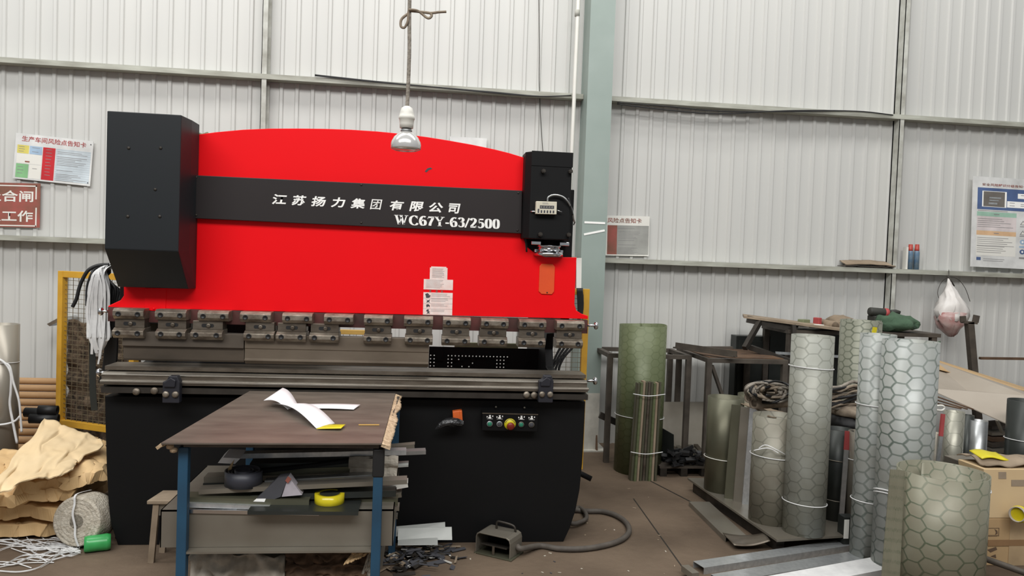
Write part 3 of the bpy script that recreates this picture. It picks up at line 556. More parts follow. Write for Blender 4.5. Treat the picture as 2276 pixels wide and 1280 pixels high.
# perforated plate with real holes
yp = .8; xa, xb = P(953, 800, yp).x, P(1200, 800, yp).x; za, zb_ = P(1050, 842, yp).z, P(1050, 772, yp).z; nx, nz = 32, 9; dx, dz = (xb-xa)/nx, (zb_-za)/nz
hol = {(c, r) for c in (0, 1) for r in (3, 4, 5, 6)} | {(c, 6) for c in range(5, 23)} | {(c, r) for c in (5, 6) for r in (3, 4)} | {(c, r) for c in (19, 20, 21) for r in range(1, 6)} | {(9, 3), (11, 3), (12, 4), (5, 5), (6, 5), (8, 5)}
m = MB()
for c in range(nx):
    for r in range(nz):
        x0, x1, q0, q1 = xa+c*dx, xa+(c+1)*dx, za+r*dz, za+(r+1)*dz
        if (c, r) in hol:
            k8 = [V(((x0+x1)/2+.19*dx*math.cos(a*PI/4+PI/8)*1.0, yp, (q0+q1)/2+.19*dx*math.sin(a*PI/4+PI/8))) for a in range(8)]
            cs = [V((x1, yp, q1)), V((x0, yp, q1)), V((x0, yp, q0)), V((x1, yp, q0))]
            for a in range(4): m.poly([cs[a], cs[(a+1) % 4], k8[(2*a+2) % 8], k8[(2*a+1) % 8]]); m.poly([cs[a], k8[(2*a+1) % 8], k8[2*a]])
            
        else: m.poly([V((x0, yp, q0)), V((x1, yp, q0)), V((x1, yp, q1)), V((x0, yp, q1))])
pl_ = m.build('perforated_plate', 'black_paint', pb); sd = pl_.modifiers.new('thick', 'SOLIDIFY'); sd.thickness = .002
# control panel on the front
f = Fr(P(1072, 917, -.1), P(1196, 920, -.1), P(1071, 957, -.09)); m = MB(); f.slab(m, 0, 0, 1, 1, -.065, 0); cp = m.build('control_panel', 'black_paint', pb, .003)
m = MB(); f.slab(m, .0, .0, 1.0, .05, .0, .003); m.build('panel_edge', 'tool_steel', cp)
for (u, mt, rim) in ((.135, 'button_green', 'spangle'), (.31, 'ink', 'spangle'), (.7, 'button_green', 'dull_sheet'), (.885, 'ink', 'dull_sheet')):
    m = MB(); m.lathe([(.0155, 0), (.0155, .006), (.012, .007), (.012, .003)], f.p(u, .6, 0), f.n, 20); bz = m.build('push_button', rim, cp); m = MB(); m.lathe([(.0115, .002), (.0115, .01), (.008, .012), (0, .012)], f.p(u, .6, 0), f.n, 20); m.build('button_cap', mt, bz)
m = MB(); m.lathe([(.031, 0), (.031, .002), (0, .002)], f.p(.5, .6, 0), f.n, 28); es = m.build('emergency_stop', 'bright_yellow', cp)
m = MB(); m.lathe([(.012, .002), (.012, .012), (.02, .014), (.021, .024), (.015, .03), (0, .031)], f.p(.505, .66, 0), f.n, 24); m.build('mushroom_button', 'button_red', es)
m = MB()
for i in range(9): a = PI*(.12+i*.095); c_ = f.p(.5, .6, .0025)+f.ex.normalized()*math.cos(a)*.026-f.ey.normalized()*math.sin(a)*.026; r_ = f.ex.normalized()*.002; t_ = f.ey.normalized()*.003; m.poly([c_-r_-t_, c_+r_-t_, c_+r_+t_, c_-r_+t_])
m.build('ring_lettering', 'ink', es)
m = MB()
for u in (.135, .31, .7, .885):
    for (a, b, c, d) in ((-.015, .12, .02, .16), (-.025, .22, .025, .3), (-.008, .16, .012, .22), (-.055, .18, -.04, .26), (.045, .14, .06, .22), (-.05, .32, .055, .335)): f.quad(m, u+a, b, u+c, d, .001)
m.build('button_symbol', 'white_ink', cp)
for u in (.26, .78): MB().cyl(f.p(u, -.15, -.068), f.p(u, -.15, -.058), .006, 8).build('mounting_screw', 'dull_sheet', cp)
m = MB(); f = Fr(P(1006, 915, -.075), P(1027, 912, -.075), P(1008, 946, -.075)); f.slab(m, 0, 0, 1, .62, -.045, 0); f.slab(m, .72, .0, 1, 1.05, -.04, .003); sw = m.build('power_switch', 'orange_plastic', pb, .003)
m = MB(); rings = []
pt_ = [(968, 951), (976, 945), (988, 938), (1002, 935), (1016, 936), (1028, 939)]
for i, (u, v) in enumerate(pt_):
    c_ = P(u, v+2, -.1); r0 = (.006, .022, .032, .036, .034, .022)[i]; rings.append([c_+V((.2*r0*math.sin(a*3+i), r0*.8*math.cos(a*PI/5), r0*.62*math.sin(a*PI/5)*(1+.25*math.sin(a*2.1+i*1.7)))) for a in range(10)])
m.loft(rings); m.build('film_wrap', 'black_film', sw)
m = MB(); m.cyl((xR-.05, .3, .34), (xR+.115, .25, .27), .016, 12); m.build('foot_bar', 'black_paint', pb)
# ------------------------------------------------------------------ hanging lamp
YL = -1.0
def px(Y): return (Y-CAM.y)/FPX*1.0                                 # metres per pixel at depth Y
t0 = P(905, 236, YL); t = thing('pendant_lamp', 'white reflector bulb hanging on a dirty cord before the red plate', 'lamp', P(905, 330, YL))
s = px(YL)*1.02
m = MB(); x0 = t0.x
m.tube([(x0, YL, t0.z-.01), (x0+.002, YL, t0.z+.2), (x0-.004, YL, t0.z+.5), (x0+.006, YL, t0.z+1.2), (x0, YL, t0.z+3.)], .0075, 8, sub=8); m.build('cord', 'rope', t)
m = MB(); kz = P(911, 28, YL)
m.tube([kz, P(893, 42, YL), P(891, 58, YL), P(899, 61, YL), P(906, 48, YL-.01), P(908, 26, YL-.01), P(912, 22, YL-.012), P(930, 25, YL), P(950, 40, YL), P(959, 36, YL), P(955, 29, YL), P(930, 26, YL), P(910, 24, YL)], .0055, 6, sub=6); m.tube([P(940, 27, YL), P(958, 29, YL), P(975, 27, YL), P(992, 26, YL)], .005, 6, sub=5); m.build('rope_bow', 'old_rope', t)
m = MB(); m.lathe([(0, 0), (.010, -.0), (.022, -.008), (.028, -.028), (.030, -.04), (.032, -.041), (.032, -.052), (.03, -.054), (.028, -.072), (.027, -.088), (0, -.088)], (x0, YL, t0.z), (0, 0, 1), 28); m.build('lamp_socket', 'porcelain', t)
m = MB(); m.lathe([(.02, -.088), (.02, -.094), (.023, -.096), (.023, -.102)], (x0, YL, t0.z), (0, 0, 1), 24); m.build('screw_base', 'galvanized', t)
m = MB(); m.lathe([(.021, -.102), (.03, -.108), (.048, -.124), (.058, -.143), (.0605, -.155), (.0605, -.168), (.059, -.172), (.045, -.178), (.02, -.181), (0, -.1815)], (x0, YL, t0.z), (0, 0, 1), 36); m.build('reflector_bulb', 'bulb_silver', t)

# ------------------------------------------------------------------ yellow mesh guards beside and behind the press
def guard(name, label, A, B, z0, z1, cols, rows, w=.03, mt='yellow_paint', wire=.003):
    A = V((A[0], A[1], 0)); B = V((B[0], B[1], 0)); d = (B-A).normalized()
    t = thing(name, label, 'mesh guard', ((A+B)/2))
    for a in (A, B): MB().bar(a, a+V((0, 0, z1)), w, w, d).build('post', mt, t, .002)
    for z in (z0+w/2, z1-w/2): MB().bar(A+d*w/2+V((0, 0, z)), B-d*w/2+V((0, 0, z)), w*.9, w).build('rail', mt, t, .002)
    m = MB(); L = (B-A).length; dn = V((-d.y, d.x, 0))*.003
    for i in range(1, cols): q = A+d*(L*i/cols); m.bar(q+V((0, 0, z0)), q+V((0, 0, z1)), wire, wire, d)
    for j in range(1, rows): z = z0+(z1-z0)*j/rows; m.bar(A+dn+V((0, 0, z)), B+dn+V((0, 0, z)), wire, wire)
    m.build('wire_mesh', 'mesh_wire', t); return t
A = P(134, 945, 1.72); z0g = A.z; Bq = G(272, 981, z0g); z1g = P(140, 602, 1.72).z
guard('mesh_guard', 'yellow framed wire mesh guard left of the press behind white straps', (A.x, A.y), (Bq.x, max(1.42, Bq.y)), z0g, z1g, 13, 34, .045)
a_, b_ = P(372, 810, 1.75), P(822, 740, 1.8)
guard('mesh_guard', 'yellow wire mesh guard seen through the press behind the tooling', (a_.x, 1.75), (b_.x, 1.75), .25, P(785, 733, 1.75).z, 30, 22, .035, 'pale_yellow_paint')
a_, b_ = P(1206, 800, 1.45), P(1297, 800, 1.45)
guard('mesh_guard', 'yellow wire mesh guard right of the press beside the column', (a_.x, 1.45), (b_.x, 1.45), .25, P(1296, 642, 1.45).z, 7, 30, .045)
m = MB(); q = P(283, 808, 1.5); m.box(q, (.06, .05, .055)); 
m = MB()
for i in range(4): m.tube([P(1284+i*3, 640, 1.38), P(1286+i*2, 700, 1.38), P(1280-i*9, 760, 1.38), P(1250-i*6, 800, 1.38), P(1240-i*8, 850, 1.38), V((P(1240-i*8, 1000, 1.38).x, 1.38, .01))], .009, 7, sub=5)
tag(m.build('hanging_cables', 'black_rubber'), 'black cables hanging in the mesh guard right of the press', 'cables')
# dusty netting piled behind the left guard
m = MB(); random.seed(3); A2 = V((A.x, A.y+.12, 0)); B2 = V((Bq.x, max(1.42, Bq.y)+.14, 0))
zt_ = P(200, 715, 1.72).z
m.sheet(lambda u, v: A2+(B2-A2)*u+V((0, .07*noise.noise(V((u*9, v*12, 0)))-.02, .02+v*(zt_-.02+.05*noise.noise(V((u*7, 3, 0)))))), 26, 40, .01)
tag(m.build('sacking', pm('sacking', (.2, .14, .09), .9, 0, (.03, .022, .016), 22, .7, bump=.8, bscale=40)), 'dirty brown sacking hanging behind the left mesh guard', 'sacking')
m = MB(); m.prism([P(104, 720, 2.0), P(128, 707, 1.95), P(136, 712, 1.95), P(134, 722, 1.95), P(110, 725, 2.0)], (0, .3, 0)); tag(m.build('vent_spout', 'galvanized'), 'grey metal spout sticking out left of the mesh guard', 'spout')
# straps and cables hung at the left end of the press
random.seed(11); m = MB(); Yb = .42
for i in range(46):
    a = i/45; u0 = 238+random.uniform(-6, 6); u1 = 196+44*a+random.uniform(-4, 4); ve = 800+random.uniform(-110, 15)-60*abs(a-.5); yy = Yb-.06*random.random()
    pts = [P(u0+6, 590+random.uniform(-5, 8), Yb+.02), P(u0-8-16*(1-a), 598+10*(1-a)+random.uniform(-4, 4), yy), P(u1+2, 640+random.uniform(-8, 8), yy-.01), P(u1-2+random.uniform(-5, 5), 700, yy), P(u1+random.uniform(-7, 7), 750, yy-.01), P(u1*.5+108+random.uniform(-6, 6), ve, yy)]
    m.ribbon(pts, random.uniform(.009, .018), .0012, (1, .4*random.uniform(-1, 1), 0), sub=5)
tag(m.build('hanging_straps', 'white_strap'), 'bundle of white plastic straps hanging left of the black housing', 'straps')
m = MB()
for i in range(9):
    d = i*8; m.tube([P(244, 588+i*2, Yb+.05), P(240-i, 600+i*3, Yb+.03), P(226+i*5, 622+i*3, Yb+.02+.01*(i % 3)), P(230+i*4, 680, Yb+.03), P(236+i*3, 740, Yb+.04), P(232+i*3, 810, Yb+.05), P(222+i*2, 850, Yb+.06)], .0095, 7, sub=5)
tag(m.build('hanging_cables', 'black_rubber'), 'black cables hanging between the white straps and black housing', 'cables')
m = MB(); m.tube([P(243, 588, Yb), P(218, 590, Yb-.01), P(197, 600, Yb-.02), P(184, 620, Yb-.02), P(176, 640, Yb-.02), P(170, 664, Yb-.02), P(161, 682, Yb-.02)], .01, 8, sub=6)
m.tube([P(243, 590, Yb), P(214, 596, Yb-.01), P(203, 610, Yb-.03), P(194, 640, Yb-.03), P(193, 680, Yb-.03)], .008, 8, sub=6); tag(m.build('cable', 'black_rubber'), 'thick black cable end curving out over the left mesh guard', 'cable')
m = MB(); m.ribbon([P(244, 590, Yb+.03), P(226, 600, Yb), P(212, 640, Yb-.02), P(208, 700, Yb-.0), P(206, 780, Yb+.02), P(206, 860, Yb+.02), P(210, 912, Yb+.02)], .035, .004, (1, 0, 0), sub=6); tag(m.build('hanging_strap', 'dark_sheet'), 'wide dark strap hanging below the white straps', 'strap')

# ------------------------------------------------------------------ far left: grey roll, pipes
def roll(name, label, ul, ur, vtop, Y, z0, mat, group=None, turns=1.6, t=.003, vm=None, ties=(), step=.006, a0=.6, tie_mat='white_strap', cat='roll', top_noise=.0, inner=None):
    vm = vm or vtop+80; xl, xr = P(ul, vm, Y).x, P(ur, vm, Y).x; r = (xr-xl)/2; c = V(((xl+xr)/2, Y, z0)); h = P((ul+ur)/2, vtop, Y).z-z0
    T = thing(name, label, cat, c, group); n = int(turns*40); L = 2*PI*r*turns
    fn = lambda u, v: c+V((math.cos(a0-u*turns*2*PI)*(r-step*u*turns), math.sin(a0-u*turns*2*PI)*(r-step*u*turns), v*(h+top_noise*noise.noise(V((u*9, 0, r*50))))))
    m = MB(); m.sheet(fn, n, 1, t, L, h); m.build('rolled_sheet', mat, T)
    for z in ties: MB().torus(c+V((0, 0, z*h)), r+.004, .0028, (.05, .02, 1), 40, 6).build('tie_string', tie_mat, T)
    return T, c, r, h
T, c, r, h = roll('sheet_roll', 'plain grey rolled sheet standing at the left picture edge', -40, 39, 720, 1.33, 0, 'grey_roll', turns=1.2, ties=(.75,))
m = MB(); q = lambda u, v: P(u, v, 1.33-r-.012)
m.tube([q(-10, 795), q(10, 806), q(24, 830), q(24, 870), q(22, 900), q(30, 945), q(38, 985)], .008, 7, sub=5); m.tube([q(8, 806), q(22, 815), q(30, 850), q(42, 890), q(46, 930), q(48, 960)], .007, 7, sub=5); m.tube([q(-10, 945), q(15, 942), q(33, 936), q(44, 925)], .007, 7, sub=5); m.build('rope', 'white_strap', T)
m0 = None
for i in range(11):
    zz = .03+i*.046; yy = 1.62+i*.045; xr_ = P(131-i*.5, 900, yy).x+.05
    o = tag(MB().lathe([(.026, 0), (.026, 1.6), (.02, 1.6), (.02, 0)], (xr_-1.6, yy, zz), (1, 0, 0), 14).build('brown_pipe', 'brown_pipe'),
            ('%s brown cardboard tube of the stack against the left wall' % ['lowest', 'second lowest', 'third lowest', 'fourth lowest', 'fifth lowest', 'middle', 'fifth highest', 'fourth highest', 'third highest', 'second highest', 'topmost'][i]), 'tube', 'brown tubes against the left wall')
for i, (u, v, lab) in enumerate(((56, 916, 'front black pipe lying left of the yellow guard'), (86, 911, 'black pipe lying beside the yellow guard post, open end showing'), (66, 930, 'lowest black pipe lying on the paper sacks'))):
    a = P(u, v, 1.5-.02*i); d = V((1, .02+.05*i, -.03)).normalized(); tag(MB().lathe([(.034, 0), (.034, (.2, .12, .18)[i]), (.027, (.2, .12, .18)[i]), (.027, 0)], a, d, 16).build('black_pipe', 'black_rubber'), lab, 'pipe', 'black pipes behind the sacks')

# ------------------------------------------------------------------ paper sacks, twine
def sack(label, cs, t, mat, amp=.03, seed=0, nm='paper_sack', grp='paper sacks left of the press', wav=0.04, nu=64, nv=44):
    q = [G(u, v, z) for u, v, z in cs]                              # front-left, front-right, back-right, back-left
    def fn(u, v):
        p = (q[0]*(1-u)+q[1]*u)*(1-v)+(q[3]*(1-u)+q[2]*u)*v; e = V((u*4+seed*7.1, v*3.2, seed))
        fold = abs(noise.noise(V((u*2.2+v*1.5+seed, v*2.4-u, seed*3))))*amp*1.3
        return p+V((wav*noise.noise(e*1.3+V((9, 0, 0))), wav*1.5*noise.noise(e*1.1+V((0, 5, 0))), amp*noise.noise(e)+fold+.4*amp*noise.noise(e*3.1)-.5*amp*abs(noise.noise(V((e.x*1.7+e.y, e.y*2.3-e.x*.6, e.z))))))
    m = MB(); m.sheet(fn, nu, nv, t); o = m.build(nm, mat); tag(o, label, 'paper sack', grp); return o
random.seed(5)
sack('flattened kraft sack on the floor, lowest of the pile', [(-90, 1190, .05), (132, 1172, .05), (232, 1080, .05), (-60, 1070, .05)], .062, 'kraft', .016, 1)
sack('brown kraft sack with a creased front, second lowest of the pile', [(-90, 1142, .14), (150, 1140, .14), (236, 1060, .14), (-40, 1050, .14)], .068, 'kraft', .02, 2)
sack('orange brown kraft sack with a torn front edge, middle of the pile', [(-60, 1120, .24), (158, 1102, .24), (238, 1030, .24), (0, 1010, .24)], .06, 'kraft', .03, 3)
sack('kraft sack bulging against the press side below the pale sheet', [(40, 1085, .31), (238, 1060, .31), (240, 990, .31), (90, 985, .315)], .06, 'kraft', .03, 4)
sack('large pale kraft sheet draped over the top of the sack pile', [(-30, 1100, .37), (150, 1050, .38), (238, 985, .40), (95, 930, .47)], .006, 'pale_kraft', .02, 6, 'kraft_sheet')
c = G(197, 1209, 0); R_ = .129; c = V((c.x-.022, .0, R_)); ax = V((-.18, -1, .12)).normalized()
t = thing('twine_roll', 'big roll of pale twine standing on the floor by the press', 'twine roll', (c.x, c.y, 0)); ax0 = c-ax*.07; w = .145
prof = [(.036, w)]+[(.036+i*.0068, w+.004*math.sin(i*2.3)+.002*(i % 2)) for i in range(1, 14)]+[(.126, w-.006), (.128, w*.8), (.129, w*.5), (.128, w*.2), (.126, 0), (.036, 0), (.036, w)]
m = MB(); m.lathe(prof, ax0, ax, 48); m.build('wound_twine', 'twine', t)
m = MB(); e1 = ax.orthogonal().normalized(); e2 = ax.cross(e1)
f_ = ax0+ax*(w+.008); dn = V((.12, 0, -1)); dn = (dn-ax*dn.dot(ax)).normalized()
m.ribbon([ax0-dn*.137+ax*.02, f_-dn*.136-ax*.01, f_-dn*.09+ax*.004, f_-dn*.04+ax*.004+V((-.01, 0, 0)), f_+dn*.02+ax*.004, f_+dn*.07+ax*.005, f_+dn*.12+V((.012, 0, 0)), ], .011, .0015, dn.cross(ax), sub=5); m.build('tie_strap', 'white_strap', t)
m = MB(); g1 = G(178, 1236, 0); g2 = G(226, 1230, 0); ax = (g2-g1).normalized(); g1 = g1+V((0, .045, .042)); t = thing('twine_spool', 'small spool of bright green twine on the floor', 'spool', V((g1.x, g1.y, 0)))
m.lathe([(.014, 0), (.038, 0), (.041, .02), (.04, .06), (.042, .1), (.037, .118), (.014, .118), (.014, 0)], g1, ax, 28); m.build('wound_twine', 'green_plastic', t)
random.seed(21); m = MB()
for i in range(26):
    u0, v0 = 172+random.uniform(-8, 10), 1220+random.uniform(-14, 10); pts = [G(u0, v0, .012)]; L = random.uniform(60, 190); ang = random.uniform(-.25, .5); 
    for k_ in range(1, 5): pts.append(G(u0-L*k_/4, v0+L*k_/4*ang*.6+random.uniform(-14, 14), .006+.012*random.random()))
    m.ribbon(pts, .006, .001, (0, .3, 1) if i % 2 else (0, 1, .2), sub=5)
for (a, b) in (((30, 1205), (75, 1180)), ((90, 1262), (170, 1228)), ((-10, 1262), (120, 1250)), ((-10, 1248), (70, 1262)), ((70, 1185), (100, 1200)), ((170, 1195), (245, 1170))): m.ribbon([G(*a, .004), G((a[0]+b[0])/2, (a[1]+b[1])/2-5, .008), G(*b, .004)], .007, .001, (0, 1, .1), sub=4)
tag(m.build('loose_twine', 'white_strap'), 'tangle of loose white twine on the floor at lower left', 'twine', kind='stuff')

# ------------------------------------------------------------------ work table and what is on and in it
ZB = .83
g = lambda u, v: G(u, v, ZB)
b0, b1, b2, b3 = g(358, 984), g(848, 985), g(880, 868), g(556, 868)
t = thing('work_table', 'work table with blue legs and a scuffed brown sheet top', 'table', V(((b0.x+b1.x)/2, (b0.y+b2.y)/2, 0)))
b2.y = b3.y = min(b2.y, -.135)
m = MB(); m.prism([b0, b1, b2, b3], (0, 0, -.006)); m.build('table_top', 'board_top', t)
random.seed(4)
def fray(a, b, wd, side, n, name, zoff=-.003, th=.012):
    m = MB(); d = (b-a)
    def fn(u, v): p = a+d*u; e = wd*(.8+.3*noise.noise(V((u*6, 1, 2)))+.16*noise.noise(V((u*34, 4, 2)))); return p+V((side*e*v, 0, zoff-.012*v+.004*noise.noise(V((u*26, v*4, 0)))))
    m.sheet(fn, n, 4, th); return m.build(name, 'frayed', t)
fray(b1+V((.0, 0, -.005)), b2+V((.0, 0, -.005)), .042, 1, 70, 'frayed_edge'); fray(b0+V((0, 0, -.006)), b3+V((0, 0, -.006)), .02, -1, 70, 'frayed_edge')
yf_, yb_ = b0.y+.07, b2.y-.05; xl_, xr_ = P(410, 1010, yf_).x, P(842, 1010, yf_).x; xbl, xbr = xl_+.03, P(880, 1000, yb_).x-.005
legs = [(xl_, yf_), (xr_, yf_), (xbl, yb_), (xbr, yb_)]
for i, (x_, y_) in enumerate(legs):
    m = MB(); m.box((x_, y_, (ZB-.03)/2), (.036, .036, ZB-.03)); lg = m.build('leg', 'blue_paint', t, .003)
    if i == 1: m = MB(); m.box((x_, y_, ZB-.085), (.044, .044, .11)); m.build('tape_wrap', 'black_rubber', lg, .006)
for (a, b) in ((0, 1), (2, 3), (0, 2), (1, 3)):
    A_, B_ = V((*legs[a], ZB-.018)), V((*legs[b], ZB-.018)); MB().bar(A_, B_, .03, .022).build('top_rail', 'rack_steel', t)
    A_, B_ = V((*legs[a], .385)), V((*legs[b], .385)); (a, b) != (0, 1) and MB().bar(A_, B_, .03, .022).build('shelf_rail', 'blue_paint', t)
m = MB(); m.span((xl_-.015, yf_-.015, .397), (xr_+.015, yb_+.015, .405)); m.build('shelf', 'dull_sheet', t)
m = MB(); m.span((xl_-.015, yf_+.3, .205), (xr_+.015, yb_, .215)); m.build('lower_shelf', 'dull_sheet', t)
for u, v in ((378, 994), (386, 1002)): MB().lathe([(.0, 0), (.012, .004), (.014, .012), (.01, .02), (0, .022)], P(u, v, yf_-.03)+V((0, 0, -.008)), (0, 0, 1), 12).build('bolt', 'frayed', t)
# steel box on the shelf
yb0 = yf_+.03; q0, q1 = P(357, 1133, yb0), P(876, 1133, yb0); m = MB(); zb1 = P(600, 1133, yb0).z
xa, xb = q0.x, q1.x
T = thing('steel_box', 'wide dull steel tray on the shelf of the work table', 'tray', ((xa+xb)/2, yb0+.3, .406))
MB().span((xa, yb0, .406), (xb, yb0+.004, zb1)).build('front_panel', 'dull_sheet', T); MB().span((xa, yb0+.62, .406), (xb, yb0+.624, zb1)).build('back_panel', 'dull_sheet', T)
MB().span((xa, yb0, .406), (xa+.004, yb0+.62, zb1)).build('side_panel', 'dull_sheet', T); MB().span((xb-.004, yb0, .406), (xb, yb0+.62, zb1)).build('side_panel', 'dull_sheet', T); MB().span((xa, yb0, zb1-.006), (xb, yb0+.62, zb1)).build('lid', 'dull_sheet', T)
# strips of sheet steel heaped on the tray
def strip(label, u0, v0, u1, v1, Y, w, hgt, mat, dY=0., grp='steel strips heaped on the table shelf'):
    a, b = P(u0, v0, Y), P(u1, v1, Y+dY); m = MB(); m.bar(a, b, w, .003); d = (b-a).normalized(); s_ = V((0, 0, 1)).cross(d).normalized()
    m.bar(a-s_*w/2-V((0, 0, hgt/2-.0015)), b-s_*w/2-V((0, 0, hgt/2-.0015)), .003, hgt); return tag(m.build('steel_strip', mat), label, 'steel strip', grp)
yS = yb0+.03
strip('polished steel strip with bright rounded edge, lowest on the tray', 412, 1126, 712, 1132, yS+.0, .07, .014, 'chrome')
strip('grey steel strip just above the bright strip', 412, 1112, 650, 1121, yS+.012, .07, .016, 'spangle', .0)
strip('dark strip with a sharp tip lying under the yellow tape roll', 560, 1122, 800, 1124, yS-.005, .15, .014, 'dark_sheet')
strip('dull dark strip under the pale ended strip at the left of the heap', 412, 1099, 690, 1106, yS+.03, .07, .022, 'olive_sheet', .0)
strip('short tan grey strip ending above the polished strip', 496, 1116, 610, 1104, yS+.02, .03, .008, 'dull_sheet', .02)
strip('long grey strip slanting up towards the right leg', 446, 1084, 905, 1062, yS+.035, .06, .018, 'dull_sheet', .03)
strip('dark strip just below the long slanting strip', 560, 1096, 880, 1086, yS+.06, .06, .024, 'dark_sheet', .02)
strip('low olive strip at the right, behind the yellow tape', 700, 1108, 885, 1104, yS+.09, .05, .03, 'olive_sheet', .0)
strip('flat brown strip low at the right beside the leg', 770, 1122, 888, 1122, yS+.1, .06, .016, 'dull_sheet', .0)
strip('dark strip with folded lip ending left of the coil', 456, 1070, 850, 1060, yS+.17, .06, .026, 'dark_sheet', .01)
strip('brown grey strip behind the dark webbing coil', 458, 1056, 820, 1046, yS+.18, .07, .03, 'dull_sheet', .02)
strip('narrow grey strip in the middle of the heap right of the coil', 590, 1066, 830, 1052, yS+.1, .04, .016, 'galvanized', .02)
strip('dark green grey strip above the coil', 520, 1042, 800, 1032, yS+.2, .07, .026, 'olive_sheet', .03)
strip('dark strip crossing behind the carton and the foam rolls', 560, 1046, 850, 1012, yS+.16, .04, .012, 'black_paint', .06)
strip('thin dark strip at the top of the heap under the angles', 560, 1024, 790, 1020, yS+.23, .1, .022, 'dark_sheet', .02)
strip('blue grey angle profile right under the table top', 526, 1006, 903, 998, yS+.22, .05, .02, 'spangle', .03)
strip('second blue grey angle under the table top poking out to the right', 600, 1014, 946, 999, yS+.3, .05, .016, 'galvanized', .03)
strip('short grey profile end poking out right below the table top', 800, 996, 922, 985, yS+.5, .05, .04, 'dull_sheet')
strip('white edged strip end sticking out at the right of the heap', 860, 1032, 908, 1029, yS+.3, .07, .008, 'dull_tin')
strip('bent pale strip end sticking out beside the right back leg', 840, 1080, 907, 1068, yS+.3, .07, .02, 'sign_cream')
strip('short grey strip end low at the right of the heap', 840, 1098, 893, 1090, yS+.3, .07, .02, 'dull_sheet')
strip('short flat end below it near the right back leg', 780, 1150, 884, 1144, yS+.66, .06, .012, 'dull_sheet')
m = MB(); m.prism([P(484, 1029, yS+.1), P(522, 1031, yS+.1), P(534, 1019, yS+.1), P(496, 1017, yS+.1)], (0, .1, .01)); tag(m.build('paper_scrap', 'white_paper'), 'white paper scrap by the black coil', 'paper')
m = MB(); m.prism([P(500, 1052, yS+.08), P(514, 1030, yS+.08), P(520, 1022, yS+.08), P(512, 1050, yS+.08)], (0, .01, .0)); tag(m.build('wood_scrap', 'cardboard'), 'tan scrap leaning on the black coil', 'scrap')
cc = P(540, 1080, yS+.065); cc.z += .004; T, c, r, h = None, cc, .066, P(540, 1048, yS+.1).z-cc.z
m = MB(); m.sheet(lambda u, v: c+V((math.cos(-u*8*PI)*(.073-.048*u), math.sin(-u*8*PI)*(.073-.048*u), v*.058+.004*math.sin(u*9))), 160, 1, .004); tag(m.build('webbing_coil', 'tape_grey'), 'coil of dark grey webbing on the steel strips', 'coil')
q = [P(593, 1108, yS), P(640, 1058, yS+.03), P(672, 1100, yS+.02)]
T = thing('carton', 'small white triangular carton with black side on the strips', 'carton', P(640, 1105, yS+.05))
m = MB(); m.prism([P(626, 1104, yS), P(641, 1058, yS), P(671, 1100, yS)], (0, .05, 0)); m.build('white_side', pm('carton_print', (.5, .46, .5), .6, 0, (.33, .3, .33), 16, .5), T)
m = MB(); m.prism([P(566, 1112, yS-.003), P(618, 1062, yS-.003), P(641, 1058, yS-.003), P(624, 1104, yS-.003), P(600, 1113, yS-.003)], (0, .05, 0)); m.build('black_side', 'ink', T)
m = MB(); m.prism([P(563, 1114, yS-.006), P(570, 1108, yS-.006), P(591, 1108, yS-.006), P(588, 1115, yS-.006)], (0, -.002, 0)); m.build('white_patch', 'white_ink', T); m = MB(); m.prism([P(634, 1068, yS-.004), P(640, 1058, yS-.004), P(648, 1064, yS-.004), P(640, 1074, yS-.004)], (0, -.002, 0)); m.build('red_band', 'sign_dull_red', T)
c = P(732, 1121, yS+.035); T = thing('tape_roll', 'roll of shiny yellow tape on the tray', 'tape roll', c)
m = MB(); m.lathe([(.04, 0), (.058, 0), (.058, .046), (.04, .046), (.04, 0)], c, (0, 0, 1), 32); m.build('tape', 'yellow_tape', T)
for (u0, u1, v, rr, lab) in ((776, 885, 1028, .026, 'upper dirty white foam roll on the strips by the right leg'), (778, 882, 1056, .036, 'lower dirty white foam roll on the strips by the right leg')):
    a, b = P(u0, v, yS+.2), P(u1, v-2, yS+.22); m = MB(); ax = (b-a); n = 14
    m.loft([[a+ax*(i/n)+V((0, rr*math.cos(k_*PI/8)*(1+.25*noise.noise(V((i*.6, k_*.5, rr*90)))), rr*math.sin(k_*PI/8)*(1+.2*noise.noise(V((i*.6, k_*.5, 7)))))) for k_ in range(16)] for i in range(n+1)]); tag(m.build('foam_roll', 'dirty_rag'), lab, 'foam roll', 'dirty foam rolls')
# crumpled sheets on the lower shelf
def drape(label, cs, mat, amp, seed, nm='crumpled_sheet', t_=.004):
    q = [P(u, v, Y) for u, v, Y in cs]; m = MB()
    def fn(u, v):
        p = (q[0]*(1-u)+q[1]*u)*(1-v)+(q[3]*(1-u)+q[2]*u)*v; e = V((u*5+seed*3, v*4, seed)); return p+V((0, -amp*abs(noise.noise(e*1.2))-amp*.5*noise.noise(e*2.7), amp*.5*noise.noise(e)))
    m.sheet(fn, 36, 24, t_); return tag(m.build(nm, mat), label, 'sheet', 'crumpled sheets under the table')
drape('pale dirty sheet crumpled under the tray, left half', [(430, 1390, yf_+0.08), (634, 1390, yf_+0.08), (634, 1234, yf_+0.14), (425, 1216, yf_+0.16)], 'dirty_rag', .05, 1)
drape('rusty brown sheet crumpled under the tray, right half', [(636, 1300, yf_+0.09), (815, 1275, yf_+0.10), (824, 1216, yf_+0.16), (636, 1216, yf_+0.16)], 'rust', .04, 2)
drape('tan folded paper corner over the rusty sheet', [(764, 1254, yf_+.02), (800, 1240, yf_+.02), (828, 1224, yf_+.03), (790, 1218, yf_+.05)], 'cardboard', .012, 3, 'paper_corner')
